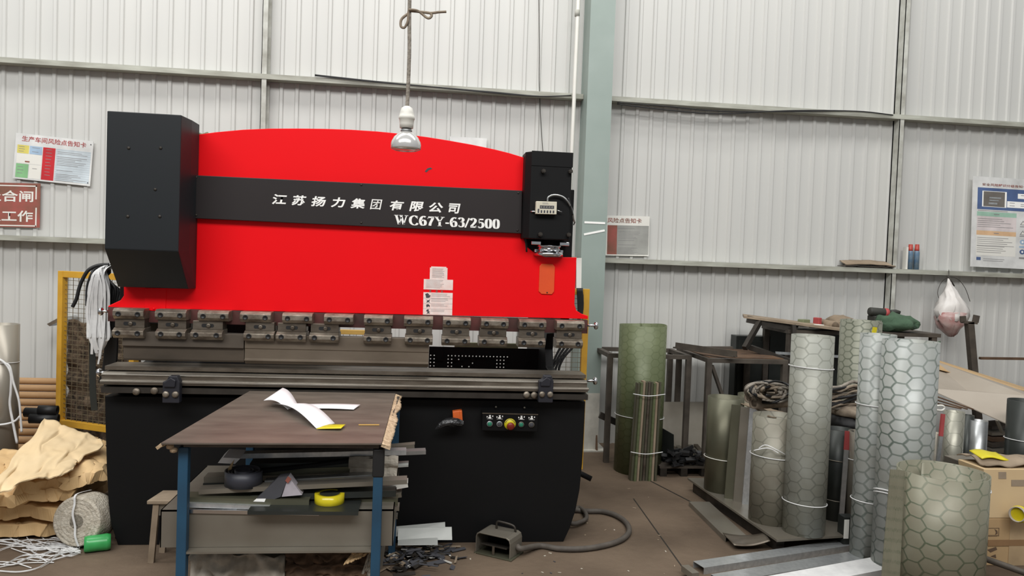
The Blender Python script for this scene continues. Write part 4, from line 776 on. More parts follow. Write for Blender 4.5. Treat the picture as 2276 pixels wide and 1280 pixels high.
drape('thin brown board edge lying between tray and pale sheet', [(410, 1228, yf_+.045), (830, 1228, yf_+.045), (830, 1212, yf_+.06), (410, 1212, yf_+.06)], 'dirty_cardboard', .006, 4, 'brown_board')
drape('white rag hanging behind the right front leg', [(800, 1285, yf_+.09), (838, 1285, yf_+.09), (836, 1225, yf_+.1), (822, 1222, yf_+.1)], 'dirty_rag', .02, 5, 'rag')
# paper strip and rule on the table
zp = ZB+.004; gg = lambda u, v, dz=0: G(u, v, zp+dz); m = MB()
def strip4(a, b, c_, d_, n=16, lift=0, nv=3): # a->b one long edge, d_->c_ the other
    m.sheet(lambda u, v: (a*(1-u)+b*u)*(1-v)+(d_*(1-u)+c_*u)*v+V((0, 0, lift*math.sin(PI*u))), n, nv, .0015)
strip4(gg(655, 899), gg(801, 899, .006), gg(786, 910, .002), gg(662, 909), lift=.004)
strip4(gg(586, 890, .03), gg(640, 910, .004), gg(662, 900, .008), gg(628, 862, .045), lift=.018)
strip4(gg(606, 897, .008), gg(703, 952, .0), gg(744, 941, .002), gg(660, 897, .01), lift=.03)
pp = tag(m.build('paper_strip', 'white_paper'), 'folded white paper strip lying on the work table', 'paper'); m = MB(); strip4(gg(703, 953, .001), gg(758, 952, .006), gg(768, 943, .006), gg(728, 943, .002)); m.build('yellow_end', 'bright_yellow', pp)
m = MB(); m.bar(gg(797, 944), gg(843, 944), .006, .003); tag(m.build('marking_stick', 'pale_yellow_paint'), 'thin pale yellow stick lying on the work table', 'stick')

# ------------------------------------------------------------------ stool, white sheets, scrap, foot pedal
ysb = -.26; q = P(326, 1121, ysb-.02); xs0, xs1 = q.x, P(500, 1110, ysb).x; zs = q.z
t = thing('low_stool', 'low worn wooden stool behind the left table leg', 'stool', ((xs0+xs1)/2, ysb+.1, 0))
m = MB(); m.prism([V((xs0, ysb-.02, zs)), V((xs1, ysb-.02, zs)), V((xs1, ysb+.15, zs)), V((xs0+.02, ysb+.15, zs))], (0, 0, .018)); m.build('seat', 'dirty_cardboard', t, .003)
for (x_, y_) in ((xs0+.04, ysb), (xs1-.04, ysb), (xs0+.05, ysb+.13), (xs1-.05, ysb+.13)):
    m = MB(); m.bar((x_, y_, zs), (x_-.02 if x_ < (xs0+xs1)/2 else x_+.02, y_, 0.), .028, .022); m.build('leg', 'dirty_cardboard', t)
m = MB(); m.span((xs0+.04, ysb-.004, zs-.06), (xs1-.04, ysb+.006, zs)); m.build('apron', 'dull_sheet', t)
ysh = -.2
for (pts, lab, mt, dz) in (([(880, 1180), (990, 1170), (990, 1186), (880, 1192)], 'upper pale sheet metal offcut beside the table, slanting', 'dull_tin', .0), ([(884, 1184), (1005, 1181), (1005, 1200), (884, 1200)], 'pale sheet metal offcut on the scrap beside the table', 'dull_tin', 0), ([(884, 1204), (973, 1202), (973, 1211), (884, 1212)], 'lowest bright offcut lying in the scrap', 'dull_tin', 0)):
    k_ = {'u': -.16, 'p': -.2, 'l': -.24}[lab[0]]; m = MB(); q = [P(u, v, k_+(.05 if i > 1 else 0)*0) for i, (u, v) in enumerate(pts)]; q[0].y += .06; q[1].y += .06; m.prism(q, (0, .004, .002)); tag(m.build('metal_offcut', mt), lab, 'offcut', 'pale offcuts by the table')
random.seed(9); m = MB()
for i in range(170):
    u, v = random.gauss(925, 38), 0; v = 1214+abs(random.gauss(0, 22))+max(0, 925-u)*.25; z = max(.004, .05-.0008*abs(u-920))*random.random(); c = G(u, v, z); m.cur = random.choice((0, 0, 1, 1, 2, 3))
    if m.cur == 3 and random.random() < .5: m.cur = 0
    Rm = Matrix.Rotation(random.random()*6, 3, 'Z') @ Matrix.Rotation(random.uniform(-.5, .5), 3, 'X'); m.box(c+V((0, 0, .004)), (random.uniform(.02, .11), random.uniform(.006, .03), random.uniform(.001, .006)), Rm)
tag(m.build('scrap_pile', ['ink', 'dark_steel', 'dirty_cardboard', 'sign_cream']), 'heap of small dark scrap on the floor right of the table', 'scrap', kind='stuff')
g0, g1 = G(1056, 1229), G(1133, 1247); ex = (g1-g0).normalized(); ey = V((-ex.y, ex.x, 0)); Lw = (g1-g0).length; D_ = .14; Hh = .115
t = thing('foot_pedal', 'grey foot pedal switch under a metal hood on the floor', 'foot pedal', g0+ex*Lw/2+ey*D_/2)
fp_ = lambda a, b, z: g0+ex*a*Lw+ey*b*D_+V((0, 0, z))
m = MB(); m.prism([fp_(-.02, -.05, 0), fp_(1.06, -.05, 0), fp_(1.06, 1, 0), fp_(-.02, 1, 0)], (0, 0, .008)); m.build('base_plate', 'olive_sheet', t, .002)
arch = [(0, .008), (0, .09), (.03, .108), (.1, Hh), (.88, Hh), (.97, .106), (1., .085), (1., .008), (.975, .008), (.975, .083), (.95, .1), (.87, Hh-.006), (.11, Hh-.006), (.05, .102), (.025, .088), (.025, .008)]
m = MB(); n = len(arch); m.loft([[fp_(a, b, z*(1-.0*b)) for a, z in arch] for b in (.0, 1.)]); m.build('hood', 'dull_sheet', t, .002)
m = MB(); m.prism([fp_(.02, .95, .008), fp_(.98, .95, .008), fp_(.98, .95, .1), fp_(.02, .95, .1)], ey*.008); m.build('back_plate', 'black_paint', t)
m = MB(); m.prism([fp_(.12, .05, .05), fp_(.88, .05, .05), fp_(.88, .8, .03), fp_(.12, .8, .03)], (0, 0, .008)); m.build('treadle', 'dark_steel', t, .002)
m = MB(); m.bar(fp_(.5, .06, .01), fp_(.5, .06, .055), .012); m.build('treadle_post', 'tool_steel', t)
m = MB(); m.tube([fp_(.35, .7, Hh), fp_(.36, .7, Hh+.035), fp_(.5, .7, Hh+.04), fp_(.82, .75, Hh+.03), fp_(.88, .76, Hh)], .006, 8, sub=6); m.build('handle', 'dark_steel', t)
hz = .016; m = MB(); m.tube([fp_(1.0, .6, .05), fp_(1.12, .6, .042)]+[G(u, v, hz) for u, v in ((1200, 1213), (1240, 1219), (1290, 1220), (1340, 1213), (1380, 1200), (1398, 1182), (1392, 1162), (1370, 1146), (1340, 1137), (1310, 1136), (1285, 1134))]+[V((2.5, .45, .04)), V((2.46, .62, .1))], .0155, 10, sub=8); tag(m.build('pedal_hose', 'hose_grey'), 'grey hose curving over the floor from the foot pedal', 'hose')
m = MB(); m.tube([V((2.46, .75, .03))]+[G(u, v, hz+.01) for u, v in ((1270, 1128), (1288, 1128), (1301, 1139), (1303, 1152), (1290, 1160), (1270, 1163))]+[V((2.435, .3, .03))], .013, 10, sub=7); tag(m.build('hose_loop', 'hose_grey'), 'short loop of grey hose behind the press foot', 'hose')
random.seed(2); m = MB()
for i in range(14):
    u, v = random.uniform(960, 1500), random.uniform(1215, 1278); m.cur = random.choice((0, 1, 2)); m.box(G(u, v, .002), (random.uniform(.004, .02), random.uniform(.003, .008), .002), Matrix.Rotation(random.random()*3, 3, 'Z'))
for i in range(12):
    u, v = random.uniform(1300, 1500), random.uniform(1020, 1200); m.cur = random.choice((0, 1)); m.box(G(u, v, .002), (random.uniform(.006, .025), random.uniform(.004, .01), .002), Matrix.Rotation(random.random()*3, 3, 'Z'))
tag(m.build('floor_crumbs', ['dirty_cardboard', 'twine', 'ink']), 'scattered crumbs and chips over the open floor', 'crumbs', kind='stuff')
# ------------------------------------------------------------------ right side: green roll, slats, racks, bench
roll('mesh_roll', 'tall green embossed roll standing beside the grey column', 1371, 1474, 722, 1.42, 0, 'hex_green', 'patterned rolls', 2.2, ties=(.38,), a0=2.6, vm=880, top_noise=.012)
Ys = 1.13; xa, xb = P(1406, 950, Ys).x, P(1465, 950, Ys).x; za = P(1436, 848, Ys).z
T = thing('slat_bundle', 'short tied bundle of greenish slats leaning on the tall green roll', 'slats', ((xa+xb)/2, Ys+.03, 0)); random.seed(6)
for i in range(9):
    x_ = xa+(xb-xa)*(i+.5)/9; m = MB(); h_ = za-.02*random.random(); yo = .02*random.random()
    m.prism([V((x_-.011, Ys+yo, 0)), V((x_-.007, Ys+yo-.012, 0)), V((x_+.008, Ys+yo-.012, 0)), V((x_+.011, Ys+yo+.04, 0)), V((x_-.011, Ys+yo+.04, 0))], (.028-.02*i/9, .01, h_)); m.build('slat', ('olive_sheet', 'hex_green', 'dirty_cardboard', 'olive_sheet', 'tool_steel')[i % 5], T)
for z_ in (.88, .30): MB().tube([V((xa-.012, Ys-.018, z_*za)), V(((xa+xb)/2, Ys-.03, z_*za-.012)), V((xb+.03, Ys-.014, z_*za))], .0035, 6, sub=6).build('tie_string', 'white_strap', T)
def rack(name, label, Y0, Y1, u0, u1, vtop, mt='rack_steel', w=.04, diag=True, plate=None):
    a, b = P(u0, vtop, Y0), P(u1, vtop, Y0); z = (a.z+b.z)/2; x0, x1 = a.x, b.x
    t = thing(name, label, 'rack', ((x0+x1)/2, (Y0+Y1)/2, 0))
    for x_ in (x0+w/2, x1-w/2):
        for y_ in (Y0+w/2, Y1-w/2): MB().box((x_, y_, z/2), (w, w, z)).build('leg', mt, t)
    for (p, q) in (((x0, Y0+w/2), (x1, Y0+w/2)), ((x0, Y1-w/2), (x1, Y1-w/2))): MB().bar(V((*p, z+w*.4)), V((*q, z+w*.4)), w, w*.8).build('top_rail', mt, t)
    for x_ in (x0+w/2, x1-w/2): MB().bar((x_, Y0+w, z+w*.4), (x_, Y1-w, z+w*.4), w, w*.8).build('top_rail', mt, t)
    if plate: MB().span((x0+(x1-x0)*plate[0], Y0+.05, z+w*.8), (x0+(x1-x0)*plate[1], Y1-.05, z+w*.8+.006)).build('top_plate', plate[2], t)
    return t, x0, x1, z
t1, xa, xb, zz = rack('steel_rack', 'low rusty steel rack behind the tall green roll', 1.62, 2.1, 1352, 1538, 797)
m = MB(); m.bar((xa-.03, 1.70, .36), (xa+.36, 1.68, .2), .03, .05); tag(m.build('angle_iron', 'dark_steel'), 'dark angle iron slanting from the left rack leg to the floor', 'angle iron')
t2, xa2, xb2, zz2 = rack('steel_rack', 'wider rusty steel rack with brown plate beside the high bench', 1.35, 2.05, 1572, 1752, 808, plate=(.05, .98, 'rust'))
m = MB(); p_, q_ = P(1500, 772, 1.75), P(1634, 806, 1.28); q_.z = max(q_.z, zz2+.06); m.bar(p_, q_, .05, .012); m.bar(p_+V((0, -.02, .02)), q_+V((0, -.02, .02)), .012, .045); tag(m.build('angle_iron', 'rack_steel'), 'angle iron lying crosswise over both steel racks', 'angle iron')
m = MB(); p_, q_ = P(1538, 774, 2.0), P(1627, 774, 2.0); m.bar(p_, q_, .05, .03); tag(m.build('angle_iron', 'rack_steel'), 'short flat bar at the back between the two racks', 'angle iron')
m = MB(); m.bar(P(1582, 812, 1.4), P(1606, 882, 1.4), .04, .02); tag(m.build('brace_bar', 'rack_steel'), 'dark slanting brace bar below the wider rack', 'bar')
# high bench with tilted planks
Yb0, Yb1 = 1.62, 2.1; a, b = P(1800, 741, Yb0), P(2092, 741, Yb0); zb_ = (a.z+b.z)/2; xb0, xb1 = P(1752, 740, Yb0).x, b.x
t = thing('high_bench', 'high dark workbench along the wall, cluttered with tools', 'bench', ((xb0+xb1)/2, 1.85, 0))
m = MB(); m.span((xb0, Yb0, zb_-.02), (xb1, Yb1, zb_+.01)); m.build('bench_top', 'rack_steel', t)
for x_ in (xb0+.03, xb1-.05):
    for y_ in (Yb0+.03, Yb1-.03): MB().box((x_, y_, (zb_-.02)/2), (.045, .045, zb_-.02)).build('leg', 'rack_steel', t)
m = MB(); m.span((xb0+.06, Yb1-.05, .35), (xb1-.1, Yb1-.03, zb_-.02)); m.build('back_panel', 'dark_sheet', t)
m = MB(); m.span((xb0+.06, Yb0+.02, .52), (xb1-.1, Yb1-.06, .55)); m.build('shelf', 'dark_sheet', t)
m = MB(); m.bar(P(1724, 784, 1.6), P(1878, 793, 1.6), .014, .02); tag(m.build('pale_rail', 'spangle'), 'pale thin rail crossing in front of the high bench', 'rail')
p_, q_ = P(1652, 702, 1.9), P(1868, 738, 1.62); q_.z = max(q_.z, zb_+.03); m = MB(); m.bar(p_, q_, .3, .018); o = tag(m.build('plank', 'dirty_cardboard'), 'weathered plank sloping down onto the high bench from the left', 'plank')
m = MB(); p1_, q1_ = P(1660, 709, 1.78), P(1772, 731, 1.66); m.bar(p1_, q1_, .05, .055); tag(m.build('channel_beam', 'dark_steel'), 'dark channel beam under the sloping plank', 'beam')
m = MB(); m.bar(P(1690, 712, 1.74), P(1655, 774, 1.6), .035, .04); tag(m.build('prop_bar', 'dark_steel'), 'dark prop leaning up under the sloping plank', 'prop')
m = MB(); m.bar(P(1763, 722, 1.6), P(1768, 800, 1.55), .03, .03); tag(m.build('prop_bar', 'dark_steel'), 'upright dark prop under the right part of the sloping plank', 'prop')
m = MB(); m.bar(P(1668, 772, 1.72), P(1765, 806, 1.5), .05, .04); tag(m.build('channel_beam', 'dark_steel'), 'dark channel beam lying down from the prop foot to the right', 'beam')
xk0, xk1 = P(1658, 850, 1.85).x, P(1765, 850, 1.85).x; T = thing('shade_filler', 'added dark cabinet in the shadow under the sloping plank', 'filler', ((xk0+xk1)/2, 2.0, 0))  # dark block added to stand for the shade below plank and bench
zk = P(1700, 752, 1.9).z; m = MB(); m.span((xk0, 2.08, 0), (xk1, 2.2, zk)); m.build('body', 'dark_sheet', T, .004); m = MB(); m.span((xk0+.02, 2.07, .05), (xk1-.02, 2.08, zk-.04)); m.build('filler_face', 'dark_sheet', T, .003)
# clutter on the bench
a = P(1857, 722, 1.62); d = (P(1826, 710, 1.9)-a).normalized(); a.z = max(a.z, zb_+.05); d.z = 0; d.normalize()
m = MB(); m.lathe([(.03, 0), (.036, 0), (.036, .3), (.03, .3), (.03, 0)], V((a.x, a.y, zb_+.052)), d, 24); tag(m.build('cardboard_tube', 'dirty_cardboard'), 'stubby cardboard tube with open end on the bench', 'tube')
def lump(name, label, cat, u0, u1, v0, v1, Y, dep, mat, seed, amp=.3, zmin=None, nn=16, flat=.8):
    a, b = P(u0, v1, Y), P(u1, v0, Y); c = (a+b)/2; sx, sz = (b.x-a.x)/2, (b.z-a.z)/2; m = MB(); rings = []; m.smooth = True
    for i in range(13):
        th = PI*i/12; 
        rings.append([c+V((sx*math.cos(th)*1.0, 0, 0))+V((0, dep/2*math.cos(k_*2*PI/nn), sz*math.sin(k_*2*PI/nn)))*max(.02, math.sin(th)**.6)*(1+amp*noise.noise(V((i*.5+seed, math.cos(k_*2*PI/nn)*1.5, math.sin(k_*2*PI/nn)*1.5)))) for k_ in range(nn)])
    m.loft(rings); zl_ = zmin if zmin is not None else a.z
    for p_ in m.v: p_.z = max(p_.z, zl_)
    return tag(m.build(name, mat), label, cat)
lump('old_cloth', 'brown rag humped behind the cardboard tube on the bench', 'rag', 1842, 1892, 701, 730, 1.95, .25, 'dirty_cardboard', 3, zmin=zb_+.01)
lump('cloth_bag', 'crumpled dark green cloth bag on the bench', 'bag', 1950, 2034, 700, 737, 1.75, .3, 'green_cloth', 8, .75, zmin=zb_+.01)
c = P(1932, 692, 1.85); T = thing('power_tool', 'dark cylindrical tool with a red ring above the green bag', 'tool', V((c.x, c.y, zb_+.01)))
m = MB(); m.lathe([(0, 0), (.032, .0), (.036, .01), (.036, .17), (.03, .18), (0, .18)], c, (1, -.05, -.05), 20); m.build('tool_body', 'dark_olive', T); m = MB(); m.lathe([(.037, .13), (.039, .132), (.039, .158), (.037, .16)], c, (1, -.05, -.05), 20); m.build('red_ring', 'faded_red', T)
m = MB(); m.span((c.x+.02, c.y-.05, zb_+.01), (c.x+.16, c.y+.06, c.z-.034)); m.build('tool_base', 'dark_olive', T, .008); m = MB(); m.tube([c+V((.17, 0, 0)), c+V((.24, 0, .005)), c+V((.27, -.01, -.005))], .018, 10); m.build('handle', 'dark_olive', T)
random.seed(13)
for (u0, u1, v0, v1, mt, nm, lab, cat) in ((1776, 1798, 701, 716, 'olive_bar', 'small_carton', 'tiny olive carton at the left of the bench clutter', 'carton'), (1812, 1822, 698, 718, 'faded_red', 'spray_nozzle', 'small red and pale fitting left of the cardboard tube', 'fitting'), (1800, 1830, 717, 724, 'sign_cream', 'paper_scrap', 'pale crumpled scrap in front of the bench tube', 'scrap'), (1862, 1876, 709, 724, 'dirty_cardboard', 'small_block', 'small brown block right of the cardboard tube', 'block')):
    Yc = 1.66 if v1 > 718 else 1.8; a, b = P(u0, v1, Yc), P(u1, v0, Yc); h_ = b.z-a.z; m = MB(); m.box(((a.x+b.x)/2, Yc, zb_+.028+h_/2), (b.x-a.x, .06, h_), Matrix.Rotation(.4, 3, 'Z')); tag(m.build(nm, mt, bevel=.004), lab, cat)
# post with a fork, bar, hanging bag
T = thing('steel_post', 'grey leaning steel post with a forked top right of the bag', 'post', P(2183, 985, 1.75)*1.0); T.location.z = 0; T['_w'] = list(T.location)
top = P(2154, 716, 1.75); bot = V((T.location.x+.0, 1.75, 0)); MB().bar(top, bot, .055, .05).build('post_shaft', 'rack_steel', T)
s_ = .0375; m = MB(); m.bar(top+V((-.06, 0, -.0)), top+V((.06, 0, -.005)), .05, .02); m.bar(top+V((-.055, 0, 0)), top+V((-.06, 0, .05)), .05, .014); m.bar(top+V((.055, 0, 0)), top+V((.065, 0, .06)), .05, .018); m.build('fork', 'rack_steel', T)
m = MB(); m.bar(P(2178, 796, 1.8), P(2330, 798, 1.8), .03, .02); tag(m.build('cross_bar', 'faded_red' if 0 else 'rust'), 'thin brown bar running from the post to the right picture edge', 'bar')
Yg = 2.02; T = thing('hanging_bag', 'clear plastic bag with reddish contents hanging from a wire hook', 'bag', P(2112, 750, Yg))
def bag(pts, mat, nm, dep, seed, amp=.2):                           # rows of (v, u_left, u_right)
    m = MB(); rings = []; m.smooth = True
    for i, (v, ul, ur) in enumerate(pts):
        a, b = P(ul, v, Yg), P(ur, v, Yg); c = (a+b)/2; rx = (b-a).length/2
        rings.append([c+V((rx*math.cos(k_*PI/12)*(1+amp*noise.noise(V((i*.8, k_*.6, seed)))), min(rx, dep)*math.sin(k_*PI/12)*(1+amp*noise.noise(V((i*.8, k_*.6, seed+5)))), .01*noise.noise(V((i, k_*.7, seed))))) for k_ in range(24)])
    m.loft(rings); return m.build(nm, mat, T)
bag([(619, 2107, 2112), (632, 2105, 2115), (645, 2100, 2122), (660, 2098, 2132), (675, 2086, 2142), (690, 2080, 2150), (700, 2079, 2150), (712, 2086, 2142)], 'bag_plastic', 'bag_neck', .09, 2, .65)
bag([(694, 2082, 2148), (706, 2079, 2144), (718, 2084, 2138), (730, 2092, 2130), (742, 2102, 2124), (748, 2108, 2118)], 'bag_red', 'bag_belly', .1, 4, .6)
m = MB(); m.tube([P(2109, 600, YW-.116), P(2109, 610, Yg+.09), P(2109, 618, Yg)], .003, 6, sub=4); m.tube([P(2089, 668, Yg+.06), P(2084, 650, Yg+.08), P(2092, 628, Yg+.09), P(2108, 617, Yg+.06), P(2128, 620, Yg+.08), P(2145, 640, Yg+.08), P(2156, 670, Yg+.08)], .0025, 6, sub=6); m.tube([P(2110, 617, Yg-.01), P(2121, 636, Yg-.02)], .006, 6); m.build('wire_hook', 'dark_steel', T)
# things on the lower girt
zg = zl+.021; Yk = YW-.07
for (u, lab) in ((2022, 'left blue spray can with red cap on the girt'), (2036.5, 'right blue spray can with red cap on the girt')):
    c = P(u, 585, Yk); w = .024; T = thing('spray_can', lab, 'spray can', (c.x, Yk, zg), 'spray cans on the girt'); h_ = P(u, 543, Yk).z-zg; b_ = V((c.x, Yk, zg))
    MB().lathe([(0, 0), (w, 0), (w, h_*.68), (w*.8, h_*.76)], b_, (0, 0, 1), 20).build('can_body', 'can_blue', T); MB().lathe([(w*.85, h_*.74), (w*.8, h_*.8), (w*.72, h_), (0, h_)], b_, (0, 0, 1), 20).build('cap', 'can_red', T)
c = P(2011, 585, Yk); m = MB(); m.span((c.x-.01, Yk-.03, zg), (c.x+.008, Yk+.02, P(2011, 549, Yk).z)); tag(m.build('small_box', 'sign_cream'), 'small upright white box left of the spray cans', 'box')
T = thing('folded_carton', 'flattened brown carton lying on the girt left of the cans', 'cardboard', (P(1930, 580, Yk).x, Yk, zg))
m = MB(); xa, xb = P(1874, 580, Yk).x, P(1984, 580, Yk).x
m.sheet(lambda u, v: V((xa+(xb-xa)*u, Yk-.05+.11*v, zg+.02+.035*v+.008*noise.noise(V((u*4, v*3, 1)))+.012*math.sin(u*PI))), 24, 6, .006); m.build('top_flap', 'dirty_cardboard', T)
m = MB(); m.sheet(lambda u, v: V((xa-.02+(xb-xa)*u, Yk-.055+.11*v, zg+.006+.012*noise.noise(V((u*6, v*3, 4)))**2+.004)), 24, 6, .006); m.build('lower_flap', 'rack_steel', T)

# ------------------------------------------------------------------ leaning sheets, small pallet with scrap
m = MB(); a, b = P(1452, 893, 2.0), P(1574, 893, 2.0); m.prism([V((a.x, 2.0, a.z)), V((b.x, 2.0, b.z)), V((b.x-.03, 1.84, .0)), V((a.x-.06, 1.84, .0))], (0, .004, .0)); tag(m.build('steel_sheet', 'dull_sheet'), 'brown grey steel sheet leaning behind the slat bundle', 'sheet')
m = MB(); q = [P(1452, 940, 1.5), P(1497, 966, 1.3), P(1497, 1046, 1.3), P(1450, 1022, 1.5)]; m.prism(q, (.004, .004, 0)); tag(m.build('steel_sheet', 'dark_sheet'), 'small dark steel sheet standing right of the slat bundle', 'sheet')
xa, xb = P(1466, 1050, 1.25).x, P(1575, 1050, 1.25).x
T = thing('small_pallet', 'low dark wooden pallet carrying black scrap behind the rolls', 'pallet', ((xa+xb)/2, 1.5, 0))
for i in range(3): x_ = xa+.03+(xb-xa-.06)*i/2; MB().span((x_-.025, 1.25, 0), (x_+.025, 1.6, .06)).build('runner', 'dark_steel', T)
for i in range(3): y_ = 1.25+i*.12; MB().span((xa, y_, .06), (xb, y_+.1, .075)).build('deck_board', 'rack_steel', T)
random.seed(31); m = MB()
for i in range(46): c = V((random.uniform(xa+.06, xb), random.uniform(1.22, 1.42), .08+random.random()*.1)); m.box(c, (random.uniform(.03, .09), random.uniform(.02, .05), random.uniform(.01, .03)), Matrix.Rotation(random.random()*3, 3, 'Z') @ Matrix.Rotation(random.uniform(-.7, .7), 3, 'X'))
tag(m.build('black_scrap', 'black_rubber'), 'small black scrap pieces heaped on the little pallet', 'scrap', kind='stuff')
for i in range(5):
    a, b = P(1494+i*13, 992-i*1, 1.85), P(1538+i*14, 1046, 1.4); m = MB(); m.bar(a, b, .035, .012); tag(m.build('steel_batten', ('tool_steel', 'dull_sheet')[i % 2]), ['leftmost pale slat sloping down over the small pallet', 'second pale slat from the left over the small pallet', 'middle pale slat sloping over the small pallet', 'second pale slat from the right over the small pallet', 'rightmost pale slat against the olive roll'][i], 'slat', 'slats over the small pallet')

# ------------------------------------------------------------------ long pallet with its rolls
PZ = .085; px0, px1, py0, py1 = P(1740, 1210, -.24).x-.09, 4.42, -.25, .92
T = thing('steel_pallet', 'long low dark pallet under the standing rolls', 'pallet', ((px0+px1)/2, .3, 0))
m = MB(); m.prism([V((px0-.03, py1, PZ)), V((px0+.05, py0, PZ)), V((px1, py0+.12, PZ)), V((px1, py1, PZ))], (0, 0, -.012)); m.build('deck', 'dull_sheet', T)
for i, (a, b) in enumerate((((px0+.1, py0+.06), (px0+.02, py1-.04)), ((px0+.5, py0+.1), (px0+.45, py1-.04)), ((px1-.05, py0+.18), (px1-.06, py1-.04)))): MB().bar((*a, (PZ-.012)/2), (*b, (PZ-.012)/2), .05, PZ-.012).build('runner', 'dark_steel', T)
roll('sheet_roll', 'plain olive steel roll at the back left of the long pallet', 1570, 1646, 882, .66, PZ, 'olive_sheet', 'plain rolls', 2.4, .004, ties=(.35,), vm=990, step=.008, tie_mat='sign_cream')
roll('sheet_roll', 'small plain roll with pale rim behind the olive roll', 1640, 1692, 875, .98, 0, 'olive_sheet', 'plain rolls', 2.4, .004, vm=900, step=.007)
for i, (u0, u1, vt, Yq, mt, lab) in enumerate(((1622, 1642, 900, .47, 'olive_sheet', 'olive steel panel standing upright right of the olive roll'), (1642, 1662, 905, .41, 'dull_sheet', 'middle dull panel standing between olive roll and patterned roll'), (1662, 1676, 908, .36, 'spangle', 'bright galvanized panel edge left of the short patterned roll'))):
    a, b = P(u0, 1000, Yq), P(u1, 1000, Yq); z_ = P(u0, vt, Yq).z; m = MB(); m.prism([V((a.x-.02, Yq, PZ)), V((b.x-.02, Yq-.03, PZ)), V((b.x-.02, Yq-.03+.006, PZ)), V((a.x-.02, Yq+.006, PZ))], (.03, .02, z_-PZ)); o = tag(m.build('steel_sheet', mt), lab, 'panel', 'upright panels on the pallet')
T, c, r, h = roll('mesh_roll', 'short hexagon patterned roll on the pallet left of the tallest roll', 1671, 1764, 922, .07, PZ, 'hex_silver', 'patterned rolls', 2.2, .003, ties=(.62,), vm=1050, a0=1.2)
m = MB(); m.tube([c+V((-.14, -.1, h*.72)), c+V((-.11, -.12, h*.76)), c+V((-.06, -r-.03, h*.73)), c+V((-.0, -r-.012, h*.68))], .003, 6, sub=5); m.tube([c+V((-.17, -.1, h*.7)), c+V((-.1, -.13, h*.735)), c+V((-.05, -r-.03, h*.70))], .003, 6, sub=5); m.build('loose_string', 'white_strap', T)
roll('mesh_roll', 'tall pale hexagon patterned roll in the middle, tied twice with white string', 1752, 1838, 745, -.12, PZ, 'hex_pale', 'patterned rolls', 2.3, .003, ties=(.155, .84), vm=970, a0=.4)
T, c, r, h = roll('sheet_roll', 'dark green black roll standing behind a red tipped pole', 1831, 1888, 952, .1, PZ, 'dark_sheet', 'plain rolls', 1.8, .004, ties=(.66, .22), vm=1050, tie_mat='dull_sheet')
T = thing('marking_pole', 'flat grey pole with a red tip leaning on the dark roll', 'pole', P(1870, 1180, -.03)); a, b = P(1868, 1180, -.035), P(1884, 958, .005); a.z = max(a.z, PZ+.002); d = b-a
MB().bar(a, a+d*.8, .03, .006, (0, 1, 0)).build('pole_shaft', 'galvanized', T); MB().bar(a+d*.8, b, .031, .0065, (0, 1, 0)).build('red_tip', 'faded_red', T)
T, c, r, h = roll('sheet_roll', 'narrow grey roll between the red tipped pole and tall patterned roll', 1883, 1924, 958, .0, PZ, 'dull_sheet', 'plain rolls', 1.8, .003, ties=(.7,), vm=1050)
for (u, v0, v1) in ((1881, 1155, 1197), (1898, 1168, 1210)):
    m = MB(); a, b = P(u-6, v1, -.2), P(u+7, v0, -.2); m.span(a, b+V((0, .002, 0))); tag(m.build('paper_tag', 'sign_cream'), 'upper left of two cream paper tags by the tall rolls' if u < 1890 else 'lower right of two cream paper tags by the tall rolls', 'tag', 'paper tags')
m = MB(); m.span(P(1876, 1200, -.19)*1, P(1906, 1150, -.14)); o = m; 
T = thing('tag_block', 'dark block behind the cream paper tags', 'block', (P(1890, 1200, -.17).x, -.17, .0)); m = MB(); a, b = P(1874, 1212, -.195), P(1907, 1150, -.195); m.span((a.x, -.195, 0.0), (b.x, -.13, b.z)); m.build('block_body', 'dark_sheet', T)
roll('mesh_roll', 'tall narrow pale patterned roll left of the brightest roll', 1906, 1976, 742, -.33, 0, 'hex_bright', 'patterned rolls', 2.2, .003, ties=(.69, .27), vm=950, a0=.2)
T, c, r, h = roll('mesh_roll', 'tallest bright patterned roll with a green right edge', 1962, 2070, 757, -.53, 0, 'hex_bright', 'patterned rolls', 2.1, .003, vm=900, a0=.1)
m = MB(); m.prism([c+V((r*.93, -.02, h*.55)), c+V((r+.035, .03, h*.55)), c+V((r+.055, .03, h-.0)), c+V((r*.98, -.02, h))], (0, .004, 0)); m.build('green_edge', pm('green_edge', (.12, .2, .12), .5, 0, (.07, .13, .075), 6, .5), T)
m = MB(); zq = .345; m.tube([c+V((r*math.cos(a)*1.03, r*math.sin(a)*1.03, h*(.33+.05*math.cos(a*1.0+2.6)))) for a in [PI*(.9+.1*i) for i in range(11)]], .0045, 6); m.tube([c+V((r*math.cos(a)*1.03, r*math.sin(a)*1.03, h*(.318+.05*math.cos(a*1.0+2.6)))) for a in [PI*(.9+.1*i) for i in range(6)]], .004, 6); m.build('tie_string', 'white_strap', T)
m = MB(); e_ = c+V((r*.92, -r*.45, h*.36)); m.tube([e_, e_+V((.02, -.01, .025)), e_+V((.05, -.01, .07)), e_+V((.065, 0, .1))], .005, 6, sub=4); m.tube([e_, e_+V((.02, -.02, .01)), e_+V((.035, -.02, -.05))], .005, 6, sub=4); m.build('string_end', 'white_strap', T)
roll('mesh_roll', 'tall dusty patterned roll at the back with a yellow tip above it', 1868, 1950, 712, .78, 0, 'hex_dark', 'patterned rolls', 2., .003, vm=800, a0=1.5, top_noise=.02)
m = MB(); a, b = P(1942, 742, .55), P(1945, 727, .55); m.bar(a, b, .02, .02); m.bar(V((a.x, .55, .0)), a, .016, .016); tag(m.build('measuring_rod', 'bright_yellow'), 'yellow tipped rod behind the tall pale rolls', 'rod')
